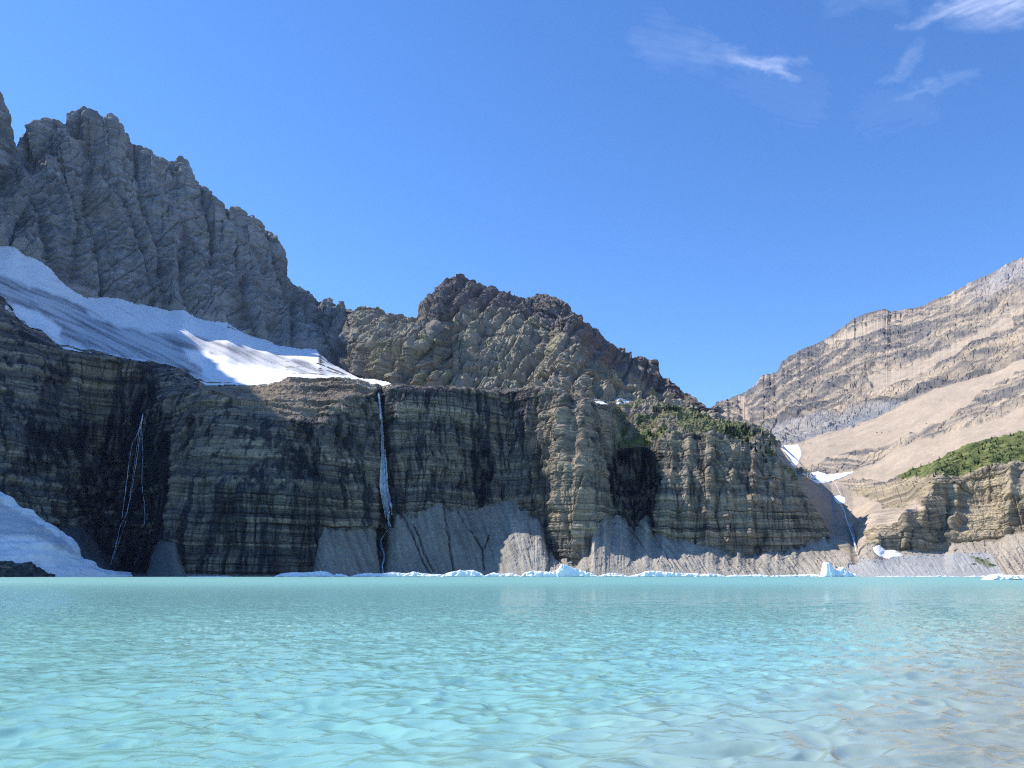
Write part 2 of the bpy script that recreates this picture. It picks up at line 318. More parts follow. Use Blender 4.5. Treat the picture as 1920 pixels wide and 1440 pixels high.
pt1 = parting(9.0, 509) * np.clip(.6 + noise(X / 40, Y / 40, bw / 9, 511) * 1.6, 0, 1); pt2 = parting(4.6, 501) * np.clip(.4 + noise(X / 30, Y / 30, bw / 5, 512) * 1.6, 0, 1)
# sizes grow with distance so that the crags of the far mountains read
S = np.clip(Y / 850, 0.8, 2.2)
big = fbm(X / 70, Y / 70, Z / 110, 4, 21)
colm = fbm(X / 16, Y / 16, Z / 95, 4, 22, ridged=True)             # vertical joints and chutes
colm2 = fbm(X / 6, Y / 6, Z / 30, 3, 23, ridged=True)
led = noise(X / 90, Y / 90, bed / 9.0, 24); led = np.tanh(led * 4) ; led2 = np.tanh(noise(X / 45, Y / 45, bed / 3.2, 25) * 4)
led3 = np.tanh(noise(X / 30, Y / 30, bed / 1.4, 26) * 3)
c1, e1 = cells(X / (13 * S), Y / (13 * S), bed / (9 * S), 31)
c2, e2 = cells(X / (5.5 * S), Y / (5.5 * S), bed / (4.0 * S), 32)
gu = noise(X / 11, Y / 11, Z / 120, 55); chn = np.clip(np.abs(gu) * 9, 0, 1) * 1.8 - 1.8          # narrow cracks and chimneys
gw = noise((X + Z * .35) / 40, Y / 240, Z / 330, 56); gx2 = noise((X - Z * .2) / 17, Y / 25, Z / 110, 57)
chw = (np.clip(np.abs(gw) * 4, 0, 1) - 1) * 17
stp = 1 - .85 * sstep(.25, .6, slope_up)
colM = fbm((X + Z * .15) / 17, Y / 420, Z / 170, 3, 122, ridged=True)
gx3 = noise((X - Z * .25) / 15, Y / 420, Z / 130, 157); bigM = fbm(X / 85, Y / 260, Z / 150, 2, 121)
A_cliff = ((B > 2) & (B < 5)).astype(np.float32); A_cliff = blur(A_cliff, 3)
A_mtn = ((B >= 6)).astype(np.float32); A_mtn = blur(A_mtn, 3)
A_bench = 1 - np.clip(A_cliff + A_mtn, 0, 1)
isleft = sstep(700, 620, PX)       # the great wall
iscent = sstep(620, 700, PX) * (1 - right)
p1, pe1 = cells(X / 17, Y / 17, bed / 75, 33); p2, pe2 = cells(X / 7, Y / 7, bed / 24, 34)
crk = np.clip(1 - pe1 / .10, 0, 1) * 1.6 + np.clip(1 - pe2 / .10, 0, 1) * .7
d = A_cliff * rock * (big * 8 + colm * 2.2 + colm2 * 0.8 + led * 0.4 + h5 * 1.2 + h1 * .9 + h2 * 0.5 - pt1 * 1.3 - pt2 * .7 + led3 * 0.15 + (p1 * 3.0 + p2 * 1.2 - crk + chn) * stp + c1 * 0.35 + c2 * 0.3)
# great wall: buttresses and deep chutes, slanting joints
fall = fbm((X + Z * 0.25) / 55, Y / 90, Z / 260, 4, 51, ridged=True)
m1, me1 = cells((X + Z * .3) / 42, Y / 42, Z / 95, 35); m2, me2 = cells((X - Z * .2) / 17, Y / 17, Z / 34, 36)
mcr = np.clip(1 - me1 / .12, 0, 1) * 7 + np.clip(1 - me2 / .12, 0, 1) * 2.5
ribL = fbm((X + Z * 0.55) / 75, Y / 130, Z / 700, 3, 53, ridged=True)
d += A_mtn * isleft * (big * 12 + fall * 17 + ribL * 20 + colM * 5 + h3 * 2.4 + h4 * 1.8 + h1 * .6 - pt1 * 1.2 + m1 * 1.2 + m2 * .8 + chw + (np.clip(np.abs(gx3) * 5, 0, 1) - 1) * 6 + c2 * .7)
fall2 = fbm((X - Z * 0.35) / 34, Y / 60, Z / 190, 4, 52, ridged=True)
q1, qe1 = cells((X - Z * .35) / 30, Y / 30, Z / 26, 37)
ribC = fbm((X - Z * .55) / 60, Y / 420, Z / 500, 3, 54, ridged=True)
gc = noise((X - Z * .45) / 40, Y / 420, Z / 300, 58)
d += A_mtn * iscent * (bigM * 14 + fbm((X - Z * 0.35) / 34, Y / 420, Z / 220, 3, 52, ridged=True) * 8 + ribC * 13 + colM * 4.5 + h3 * 5.0 + h4 * 3.2 + h1 * 1.2 - pt1 * 2.4 + p2 * .8 + (np.clip(np.abs(gc) * 4, 0, 1) - 1) * 14 + (np.clip(np.abs(gx3) * 6, 0, 1) - 1) * 4 + c2 * .25)
terb = ((B > 4) & (B < 6.0) & (PX > 1150) & (PX < NOTCH + 180))
d += blur(terb.astype(np.float32), 2) * rock * (c1 * 2.6 + c2 * 1.2 + colm * 2.2 + big * 6)
d += blur(((B > 4) & (B < 5) & (PX > 370) & (PX < 715)).astype(np.float32), 2) * (h5 * 3.2 + h1 * 1.8)
d += A_mtn * right * rock * (big * 20 + fall2 * 2.5 + colM * 3.5 + h3 * 3.0 + h4 * 1.7 + led * 2.2 + c1 * 1.4 + c2 * 1.2) * np.where(B < 7, .6, 1)
d += A_bench * rock * (big * 3 + led * 1 + h1 * 1.8 + h2 * 1.1 + c1 * .7 + c2 * .5 + led3 * .3)
# scree: small rills that run down the slope
slant = np.where(PX > 1180, (PY - 1000) * 0.75, np.where(PX < 1000, (PY - 1000) * 0.35, 0))
rill = fbm((PX - slant) / 15, PY / 220, 0 * PX, 4, 61, ridged=True)
mor = inpoly(jx, jy, [(1592,1062),(1611,1049),(1660,1049),(1687,1042),(1752,1038),(1855,1037),(1872,1060),(1880,1090),(1585,1090)])
tal = scree * (B < 2.02) * np.clip((B - 1.0) * 5, 0, 1)
d += tal * (big * 6 + (rill * np.where(PX > 980, 2.6, 1.3) * np.clip(.7 + noise(PX / 60, PY / 60, 0 * PX, 65) * 1.6, 0, 1.6) + fbm((PX - slant * .8) / 6, PY / 90, 0 * PX, 3, 66, ridged=True) * .9) * np.clip(1 - (B - 1.0), 0.2, 1) + c2 * 0.5 + fbm(X / 4, Y / 4, Z / 4, 3, 62) * 0.7) * np.where(mor, 0.45, 1)
d += scree * (B >= 2.0) * (fbm(X / 120, Y / 120, Z / 120, 3, 63) * 6 + noise(X / 9, Y / 9, Z / 9, 64) * 0.5)
d *= np.where(B > 8.3, 0.3, 1.0)
for rx_, rw_, rd_ in ((1328,12,12),(1368,7,6),(1287,8,5),(1408,8,6),(1256,6,5),(1446,7,4),(1046,10,7),(1083,9,7),(1010,6,5),(986,6,6),(948,5,5),(905,5,4),(1702,9,8),(1790,8,9),(1895,9,7)):
    wob_ = noise(PY / 45, 0 * PY, 0 * PY + rx_, 72) * 8 + (PY - 930) * -.06
    d += rd_ * np.exp(-((PX - rx_ - wob_) / rw_) ** 2) * np.clip((B - 2.02) * 6, 0, 1) * np.clip((4.1 - B) * 5, 0, 1) * (.75 + noise(PY / 18, 0 * PY, 0 * PY + rx_, 73) * .9)
d *= np.clip((B - 0.9) * 8, 0, 1)
d *= 1 - .62 * sstep(7.88, 7.97, B)
d *= np.where(under_snow, 0.25, 1)
edge_fade = 1.0
# gullies cut into the talus below the middle cliff
def gully(pts, wpx, depth, bmax=2.2):
    global d
    q = np.array(pts, float); xs = np.interp(PY, q[::-1, 1] if q[0, 1] > q[-1, 1] else q[:, 1], q[::-1, 0] if q[0, 1] > q[-1, 1] else q[:, 0])
    xs = xs + noise(PY / 9, 0 * PY, 0 * PY + wpx, 71) * 2
    inside = (PY > q[:, 1].min()) & (PY < q[:, 1].max()) & (B < bmax)
    g = np.exp(-((PX - xs) / wpx) ** 2) * inside; d -= depth * g; return g
gul = 0
for pts in ([(755,965),(765,985),(790,1040),(808,1078)], [(776,985),(795,1030),(815,1072)], [(833,950),(841,1000),(850,1070)], [(858,958),(875,985),(897,1015),(905,1030),(908,1070)], [(917,1000),(906,1035)],
            [(1170,985),(1195,1010),(1206,1022)], [(1200,985),(1225,1010),(1243,1035)], [(1222,1000),(1243,1030),(1262,1066)], [(1034,1040),(1060,1060)]):
    gul = np.maximum(gul, gully(pts, 1.7, 3.0))
gul = np.maximum(gul, gully([(714,990),(719,1080)], 5, 5))
gully([(710,742),(716,800),(724,900),(728,990)], 8, 8, 4.2)
gully([(1579,946),(1590,985),(1600,1005),(1605,1060)], 7, 3.5, 9)

D = V + Nn * 0
# turn normals so that they look towards the camera / the sky
flip = np.where((Nn[..., 1] > 0) & (B < 8), -1, 1)
flip = np.where((B < 8) & (Nn[..., 2] < 0), -1, 1)
Nn = Nn * flip[..., None]
Nh = Nn.copy()
for _ in range(3):
    Nh[1:-1] = (Nh[:-2] + 2 * Nh[1:-1] + Nh[2:]) / 4; Nh[:, 1:-1] = (Nh[:, :-2] + 2 * Nh[:, 1:-1] + Nh[:, 2:]) / 4
Nh /= np.linalg.norm(Nh, axis=-1, keepdims=True) + 1e-9
V2 = V + Nh * d[..., None]

# --- albedo
def lerp(a, b, t): return a * (1 - t[..., None]) + b * t[..., None]
def rgb(*c): return np.array(c, np.float32)
sb = noise(X / 120, Y / 120, bed / 13, 81); sb2 = noise(X / 60, Y / 60, bed / 4.0, 82); sb3 = noise(X / 40, Y / 40, bed / 1.7, 83)
mott = fbm(X / 30, Y / 30, Z / 30, 4, 84); fine = fbm(X / 5, Y / 5, Z / 5, 3, 85)
streak = fbm(X / 7, Y / 7, Z / 85, 4, 86); streak2 = fbm(X / 22, Y / 22, Z / 160, 3, 87)
strata = np.clip(0.44 + h5 * .2 + h1 * 0.32 + h2 * 0.26 + sb * 0.35 + sb2 * 0.15, 0, 1)
strata = strata * strata * (3 - 2 * strata)
colr = lerp(rgb(.085, .085, .088) + 0 * V, rgb(.36, .29, .205), strata)
colr = lerp(colr, rgb(.16, .158, .15), np.clip(mott * 1.3, 0, .6))
colr = lerp(colr, rgb(.22, .155, .085), np.clip(-mott * 1.2 - .12, 0, .5))
stn = fbm(X / 3.2, Y / 3.2, Z / 60, 3, 186)
wet = np.clip((streak * 2.4 + streak2 * 2.4 + stn * 1.2 - .1) * 1.5, 0, .84) * (PX < 1600)
colr = lerp(colr, rgb(.022, .028, .040), wet)
colr = colr * (1 - .45 * np.clip(1 - np.abs(gu) * 16, 0, 1))[..., None] * (1 + .28 * fine)[..., None] * (1 - .5 * pt1 - .35 * pt2)[..., None]
# paler tan colour on the cliffs towards the right
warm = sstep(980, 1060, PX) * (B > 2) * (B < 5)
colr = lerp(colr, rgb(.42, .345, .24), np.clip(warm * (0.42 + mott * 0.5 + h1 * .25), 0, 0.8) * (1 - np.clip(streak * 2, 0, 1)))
# wet black stains, with the deep shade of alcove and recesses painted in
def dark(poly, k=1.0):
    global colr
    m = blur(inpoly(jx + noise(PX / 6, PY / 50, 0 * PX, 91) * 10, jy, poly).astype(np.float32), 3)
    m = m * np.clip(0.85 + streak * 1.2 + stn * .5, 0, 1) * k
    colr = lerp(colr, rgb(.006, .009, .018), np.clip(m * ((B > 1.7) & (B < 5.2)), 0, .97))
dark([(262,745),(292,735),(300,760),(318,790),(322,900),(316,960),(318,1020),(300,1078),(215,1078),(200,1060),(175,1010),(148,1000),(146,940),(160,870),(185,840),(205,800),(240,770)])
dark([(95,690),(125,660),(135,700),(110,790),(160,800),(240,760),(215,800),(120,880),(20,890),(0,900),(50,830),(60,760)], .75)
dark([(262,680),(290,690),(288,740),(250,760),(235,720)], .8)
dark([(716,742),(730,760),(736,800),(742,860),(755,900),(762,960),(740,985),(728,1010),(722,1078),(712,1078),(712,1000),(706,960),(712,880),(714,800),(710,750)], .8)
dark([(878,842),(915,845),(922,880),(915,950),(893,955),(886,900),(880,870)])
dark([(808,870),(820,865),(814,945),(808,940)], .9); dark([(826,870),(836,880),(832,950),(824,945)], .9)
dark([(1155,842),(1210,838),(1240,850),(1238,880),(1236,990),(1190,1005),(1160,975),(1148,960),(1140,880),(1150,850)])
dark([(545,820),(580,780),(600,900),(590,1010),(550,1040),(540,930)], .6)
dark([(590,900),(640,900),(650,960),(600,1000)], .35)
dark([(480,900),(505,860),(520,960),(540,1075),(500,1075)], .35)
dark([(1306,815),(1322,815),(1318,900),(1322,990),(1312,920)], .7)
# mountains
mg = lerp(rgb(.135, .137, .142) + 0 * V, rgb(.35, .34, .33), np.clip(.5 + h3 * .2 + h4 * .22 + mott * .7 + colm * .2, 0, 1))
mg = lerp(mg, rgb(.22, .225, .18), np.clip(fbm(X / 90, Y / 90, Z / 40, 3, 95) * 1.6, 0, .6))
mg = lerp(mg, rgb(.22, .185, .17), np.clip(fbm(X / 60, Y / 60, Z / 60, 3, 96) * 1.4 - .15, 0, .5))
mc = lerp(rgb(.17, .155, .135) + 0 * V, rgb(.35, .31, .225), np.clip(.38 + h3 * .25 + h4 * .22 + mott * .5 + slope_up * .3, 0, 1))
mc = lerp(mc, rgb(.20, .21, .11), np.clip(fbm(X / 40, Y / 40, Z / 25, 3, 97) * 1.8 - .1, 0, .6) * (B < 7.05))
upc = sstep(6.9, 7.15, B)
mc = lerp(mc, lerp(rgb(.125, .11, .105) + 0 * V, rgb(.24, .205, .18), np.clip(.5 + mott + sb2 * .4, 0, 1)), upc * sstep(780, 830, PX))
rs = noise(X / 160, Y / 160, bed / 7, 88) ; rs2 = noise(X / 70, Y / 70, bed / 2.6, 89)
mr = lerp(rgb(.165, .155, .148) + 0 * V, rgb(.46, .37, .27), np.clip(.46 + rs * 1.1 + rs2 * .7 + h4 * .35 + h3 * .2 + mott * .7 - d / 40, 0, 1))
mr = mr * (1 + .2 * fine)[..., None]
mr = lerp(mr, rgb(.38, .36, .36), np.clip(sstep(1780, 1900, PX) * sstep(7.55, 7.75, B) * (.6 + mott), 0, .8))
mr = lerp(mr, rgb(.12, .11, .115), np.clip(sstep(.9, .99, B - 7) * 1.0, 0, .8) * (noise(PX / 30, 0 * PX, 0 * PX, 99) > -.1) * .8)
mr = lerp(mr, rgb(.33, .34, .36), np.clip(blur(inpoly(jx, jy, [(1420,800),(1600,770),(1680,750),(1700,757),(1600,800),(1500,832),(1440,842),(1400,830)]).astype(np.float32), 3) * .55, 0, 1))
am = blur(((B >= 5.6)).astype(np.float32), 2)
mg = mg * (1 + .25 * fine)[..., None] * (1 - .35 * np.clip(1 - np.abs(gw) * 9, 0, 1))[..., None]; mc = mc * (1 + .25 * fine)[..., None]  # chutes of the great wall get gully shade painted into their colour
mm = np.where(right[..., None], mr, lerp(mc, mg, isleft))
colr = lerp(colr, mm, am)
# rock bench on top of the bulge is pale brown
colr = lerp(colr, rgb(.30, .235, .165), blur(inpoly(jx, jy, [(372,718),(540,706),(700,720),(705,738),(640,752),(600,780),(560,788),(480,778),(420,755),(370,735)]).astype(np.float32), 2) * np.clip(.75 + sb3, 0.2, 1))
# terrace rocks above the right cliff, with turf
ter = (B > 4) & (B < 6.0) & (PX > 1150) & (PX < NOTCH + 180)
turf = np.clip(blur((ter & (fbm(X / 14, Y / 14, Z / 14, 3, 101) > .02)).astype(np.float32), 2), 0, 1)
turf = np.maximum(turf, blur(inpoly(jx, jy, [(1235,765),(1290,772),(1330,790),(1400,800),(1380,835),(1340,815),(1300,800),(1276,806),(1270,790)]).astype(np.float32), 3))
colr = lerp(colr, rgb(.135, .15, .055), turf * .75 * ter)
colr = lerp(colr, rgb(.13, .15, .05), blur(inpoly(jx, jy, [(1160,832),(1215,815),(1225,834),(1162,842)]).astype(np.float32), 2) * .8)
# right hand terrace: grass and shrubs
gp = [(1687,897),(1682,892),(1698,883),(1752,865),(1801,837),(1860,821),(1920,812),(2300,770),(2300,865),(1920,868),(1850,872),(1806,894),(1752,894)]
gm = blur(inpoly(jx, jy, gp).astype(np.float32), 2)
gcol = lerp(rgb(.07, .10, .035) + 0 * V, rgb(.20, .21, .07), np.clip(.5 + fbm(X / 12, Y / 12, Z / 12, 3, 103) * 1.8, 0, 1))
colr = lerp(colr, gcol, gm * .95)
# right hand cliffs are ochre
rc = (PX > 1600) * (B > 2) * (B < 5.9) * (1 - gm)
colr = lerp(colr, lerp(rgb(.20, .17, .13) + 0 * V, rgb(.50, .40, .26), np.clip(.5 + sb2 * .7 + sb3 * .5 + mott * .5, 0, 1)), np.clip(rc * .85, 0, 1))
# scree colours
scol = lerp(rgb(.46, .365, .27) + 0 * V, rgb(.38, .315, .245), np.clip(.5 + mott, 0, 1)) * (1 + .18 * fine[..., None])
tcol = lerp(rgb(.255, .235, .205) + 0 * V, rgb(.38, .34, .28), np.clip(.5 + rill * .5 + mott * .6, 0, 1)) * (1 + .22 * fine[..., None])
dst = fbm((PX - slant) / 9, PY / 120, 0 * PX, 4, 107)
tcol = lerp(tcol, tcol * .62, np.clip(dst * 2.2, 0, 1)); tcol = lerp(tcol, tcol * 1.25, np.clip(-dst * 1.8, 0, 1))
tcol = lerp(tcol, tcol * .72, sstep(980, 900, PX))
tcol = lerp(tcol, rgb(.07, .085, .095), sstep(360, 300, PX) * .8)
tcol = lerp(tcol, rgb(.40, .33, .25), sstep(1480, 1640, PX) * .6)
tcol = lerp(tcol, rgb(.365, .36, .35) * (1 + .12 * noise(PX / 4, PY / 40, 0 * PX, 104)[..., None]), blur(mor.astype(np.float32), 2) * .95)
tcol = lerp(tcol, rgb(.12, .14, .05), blur(inpoly(jx, jy, [(1820,1045),(1850,1050),(1868,1062),(1850,1065),(1830,1057)]).astype(np.float32), 2) * .8)
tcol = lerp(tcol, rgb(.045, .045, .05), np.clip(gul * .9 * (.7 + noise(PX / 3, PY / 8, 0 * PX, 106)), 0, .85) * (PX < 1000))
fanc = rgb(.30, .27, .225) + 0 * V
scol = lerp(scol, fanc, np.clip(blur((inpoly(jx, jy, scree_polys[3]) | inpoly(jx, jy, scree_polys[4])).astype(np.float32), 3), 0, 1))
white = (noise(X / 1.6, Y / 1.6, Z / 1.6, 105) > .62)
scol = np.where(white[..., None], scol * 1.35, scol); tcol = np.where(white[..., None], tcol * 1.4, tcol)
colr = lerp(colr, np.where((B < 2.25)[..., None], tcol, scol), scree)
colr = np.clip(colr, 0.008, .8)

# --- split into objects
band = np.floor(B[:-1, :-1] + 1e-6).astype(int).clip(0, 8); qx = PX[:-1, :-1]
ids = np.zeros(band.shape, int)
parts = [
 ('mountain', 'tall grey jagged mountain wall in shade above the long snowfield', M_MOUNT, (band >= 6) & (qx < 655)),
 ('mountain', 'brown rocky peak with a crag on top behind the middle of the cliffs', M_MOUNT, (band >= 6) & (qx >= 655) & (qx < NOTCH)),
 ('mountain', 'sunlit tan and grey layered mountain rising at the right', M_MOUNT, (band >= 7) & (qx >= NOTCH)),
 ('scree_slope', 'smooth pale tan scree slope below the right mountain', M_SCREE, (band == 6) & (qx >= NOTCH)),
 ('hillside', 'sandy hillside with rock ledges beside the snowy gully', M_SCREE, (band == 5) & (qx >= NOTCH)),
 ('rock_bench', 'rock bench under the long snowfield and behind the cliff tops', M_CLIFF, (band == 5) & (qx < NOTCH)),
 ('cliff', 'dark wet cliff with an alcove behind the thin falls at the left', M_CLIFF, (band >= 2) & (band < 5) & (qx < 296)),
 ('cliff', 'bulging layered cliff with a sunlit stepped top left of the tall waterfall', M_CLIFF, (band >= 2) & (band < 5) & (qx >= 296) & (qx < 718)),
 ('cliff', 'layered cliff right of the tall waterfall above grey talus cones', M_CLIFF, (band >= 2) & (band < 5) & (qx >= 718) & (qx < 1152)),
 ('cliff', 'ribbed cliff with a grassy tree dotted terrace right of the black recess', M_CLIFF, (band >= 2) & (band < 5) & (qx >= 1152) & (qx < 1556)),
 ('cliff', 'ochre cliff below the green shrub slope at the far right', M_CLIFF, (band >= 2) & (band < 5) & (qx >= 1556)),
 ('talus_slope', 'dark talus at the foot of the left alcove', M_SCREE, (band < 2) & (qx < 480)),
 ('talus_slope', 'shaded grey talus cones on both sides of the tall waterfall foot', M_SCREE, (band < 2) & (qx >= 480) & (qx < 940)),
 ('talus_slope', 'sunlit ribbed talus below the middle and right cliffs', M_SCREE, (band < 2) & (qx >= 940) & (qx < 1585)),
 ('moraine', 'grey fluted moraine bank and rubble shore at the right', M_SCREE, (band < 2) & (qx >= 1585)),
]
idx = np.arange(NR * NC).reshape(NR, NC)
Q = np.stack([idx[:-1, :-1], idx[:-1, 1:], idx[1:, 1:], idx[1:, :-1]], -1)
VV = V2.reshape(-1, 3); CC = colr.reshape(-1, 3)
terr = []
for nm, lab, mt, msk in parts:
    q = Q[msk]; u, inv = np.unique(q, return_inverse=True)
    o = mesh_np(nm, VV[u], inv.reshape(-1, 4), mt, CC[u]); tag(o, lab, kind='structure'); terr.append(o)
bpy.context.view_layer.update()
dg = bpy.context.evaluated_depsgraph_get()
def cast(px, py):
    hit, loc, nor, i, ob, m = sc.ray_cast(dg, Vector(CAM), ray_dir(px, py))
    return (loc, nor, ob) if hit else (None, None, None)

# ---------------------------------------------------------------- water
def water_mat():
    m, n, b = new_mat('glacial water')
    b.inputs['Roughness'].default_value = 0.06; b.inputs['IOR'].default_value = 1.333
    t = noise_node(n, 0.05, 3, .5)
    rmp = N(n, 'ShaderNodeMix', data_type='RGBA'); rmp.inputs[6].default_value = (.215, .445, .390, 1); rmp.inputs[7].default_value = (.245, .490, .450, 1)
    n.links.new(t.outputs[0], rmp.inputs[0])
    s0 = N(n, 'ShaderNodeAttribute'); s0.attribute_name = 'shallow'; silt = N(n, 'ShaderNodeMix', data_type='RGBA'); silt.inputs[7].default_value = (.43, .44, .38, 1)
    n.links.new(s0.outputs['Fac'], silt.inputs[0]); n.links.new(rmp.outputs[2], silt.inputs[6]); n.links.new(silt.outputs[2], b.inputs['Base Color'])
    w1 = noise_node(n, 1.9, 4, .55, (1, 1.7, 1)); w2 = noise_node(n, 9, 3, .5, (1, 1.6, 1))
    hgt = mathn(n, 'ADD', mathn(n, 'MULTIPLY', w1.outputs[0], 1.0), mathn(n, 'MULTIPLY', w2.outputs[0], 0.12))
    bm = N(n, 'ShaderNodeBump'); bm.inputs['Distance'].default_value = 0.4
    at = N(n, 'ShaderNodeAttribute'); at.attribute_name = 'far'
    n.links.new(mathn(n, 'MULTIPLY_ADD', at.outputs['Fac'], 0.62, 0.06), bm.inputs['Strength'])
    af = N(n, 'ShaderNodeAttribute'); af.attribute_name = 'distant'
    n.links.new(mathn(n, 'MULTIPLY_ADD', af.outputs['Fac'], 0.3, 0.06), b.inputs['Roughness'])
    n.links.new(hgt, bm.inputs['Height']); n.links.new(bm.outputs[0], b.inputs['Normal'])
    # clear shallow water near the bank: the stones of the bed show through
    tr = N(n, 'ShaderNodeBsdfTransparent'); tr.inputs[0].default_value = (.93, .96, .95, 1)
    gl = N(n, 'ShaderNodeBsdfGlossy'); gl.inputs['Roughness'].default_value = .06
    fr = N(n, 'ShaderNodeFresnel'); fr.inputs[0].default_value = 1.333
    n.links.new(bm.outputs[0], gl.inputs['Normal']); n.links.new(bm.outputs[0], fr.inputs['Normal'])
    cl = N(n, 'ShaderNodeMixShader'); n.links.new(fr.outputs[0], cl.inputs[0]); n.links.new(tr.outputs[0], cl.inputs[1]); n.links.new(gl.outputs[0], cl.inputs[2])
    sh = N(n, 'ShaderNodeAttribute'); sh.attribute_name = 'shallow'
    mx = N(n, 'ShaderNodeMixShader'); n.links.new(mathn(n, 'MULTIPLY', mathn(n, 'POWER', sh.outputs['Fac'], 2.0), .62), mx.inputs[0]); n.links.new(b.outputs[0], mx.inputs[1]); n.links.new(cl.outputs[0], mx.inputs[2])
    n.links.new(mx.outputs[0], n.nodes['Material Output'].inputs['Surface'])
    return m
pyr = np.arange(1530, 1090, -.7)
Yw = 1.7 / -np.array([elev(p) for p in pyr])
Yw = np.concatenate([[-60, -30, -12, -4, 0, 2, 3.5], Yw[Yw > 4.5], np.geomspace(Yw[-1] * 1.03, 1500, 40)])
cx = np.concatenate([np.linspace(-3.2, -0.8, 50)[:-1], np.linspace(-0.8, 0.8, 1100), np.linspace(0.8, 3.2, 50)[1:]])
YY, TX = np.meshgrid(Yw, cx, indexing='ij')
XX = TX * (np.abs(YY) + 6.0 * (YY < 6) + 0.0)
XX = TX * np.where(YY > 6, YY, 6.0 + (6.0 - YY) * 0.6)
dYs = np.gradient(Yw)[:, None] + 0 * XX
hz = np.zeros(XX.shape); wind = 0.35
calm = .75 + .35 * noise(XX / 30, YY / 60, 0 * XX, 204)
rx = XX * math.cos(.22) + YY * math.sin(.22); ry = -XX * math.sin(.22) + YY * math.cos(.22)
for lam, amp, sd in ((3.1, .05, 201), (1.35, .055, 202), (.64, .074, 203), (.35, .040, 205), (.17, .010, 206)):
    wx = noise(rx / lam / 2, ry / lam / 2, 0 * rx, sd + 50) * .6
    nn = noise(rx / (lam * 1.35) + wx, ry / lam, 0 * rx + sd, sd)
    nn = (1 - np.sqrt(nn * nn + .004) * 2.2) if lam > .3 and lam < 1 else nn
    fade = np.clip(lam / (1.6 * dYs) - .35, 0, 1)
    hz += nn * amp * fade * calm
hz -= .035
edge = (np.abs(TX) < .82)
depthline = (XX - 1.4) * 0.80 - (YY - 7.7) * 0.62        # metres towards the bank
depthline = depthline + fbm(XX / 2.5, YY / 4, 0 * XX, 3, 210) * 1.1
shal = sstep(-3.6, 5.0, depthline)
far = sstep(8, 45, YY)
water = mesh_np('lake_water', np.stack([XX, YY, hz], -1).reshape(-1, 3), grid_quads(*XX.shape), water_mat(), smooth=True, attrs={'far': far.ravel(), 'distant': sstep(20, 220, YY).ravel(), 'shallow': shal.ravel()})
tag(water, 'rippled milky turquoise glacial lake water', kind='structure')
# lake bed: stones under the shallow water near the bank
bx = np.linspace(-14, 40, 420); by = np.linspace(-10, 46, 440); BX, BY = np.meshgrid(bx, by)
sd_ = (BX - 1.4) * 0.80 - (BY - 7.7) * 0.62
bz = -0.95 + sstep(-6, 6, sd_) * .0 + np.clip(sd_ + 2, -20, 14) * .10
cc1, ee1 = cells(BX / .5, BY / .5, 0 * BX, 301); cc2, ee2 = cells(BX / .22, BY / .22, 0 * BX, 302)
bz = bz + np.clip(ee1, 0, .35) * .22 + np.clip(ee2, 0, .3) * .08
bc = lerp(rgb(.38, .34, .28) + 0 * np.stack([BX] * 3, -1), rgb(.58, .53, .46), np.clip(.5 + cc1 * .25 + cc2 * .2 + fbm(BX / 3, BY / 3, 0 * BX, 3, 303) * .6, 0, 1)) * np.clip(.86 + ee1 * .7, 0, 1)[..., None]
bedo = mesh_np('lake_bed', np.stack([BX, BY, bz], -1).reshape(-1, 3), grid_quads(*BX.shape), M_SCREE, bc.reshape(-1, 3), smooth=True); tag(bedo, 'brown stones of the lake bed under clear shallow water', kind='structure')
g2 = 20000.0
grd = mesh_np('ground', [(-g2, -g2, -16), (g2, -g2, -16), (g2, g2, -16), (-g2, g2, -16)], [(0, 1, 2, 3)], M_SCREE, np.full((4, 3), .2)); tag(grd, 'ground under the lake and behind the mountains', kind='structure')

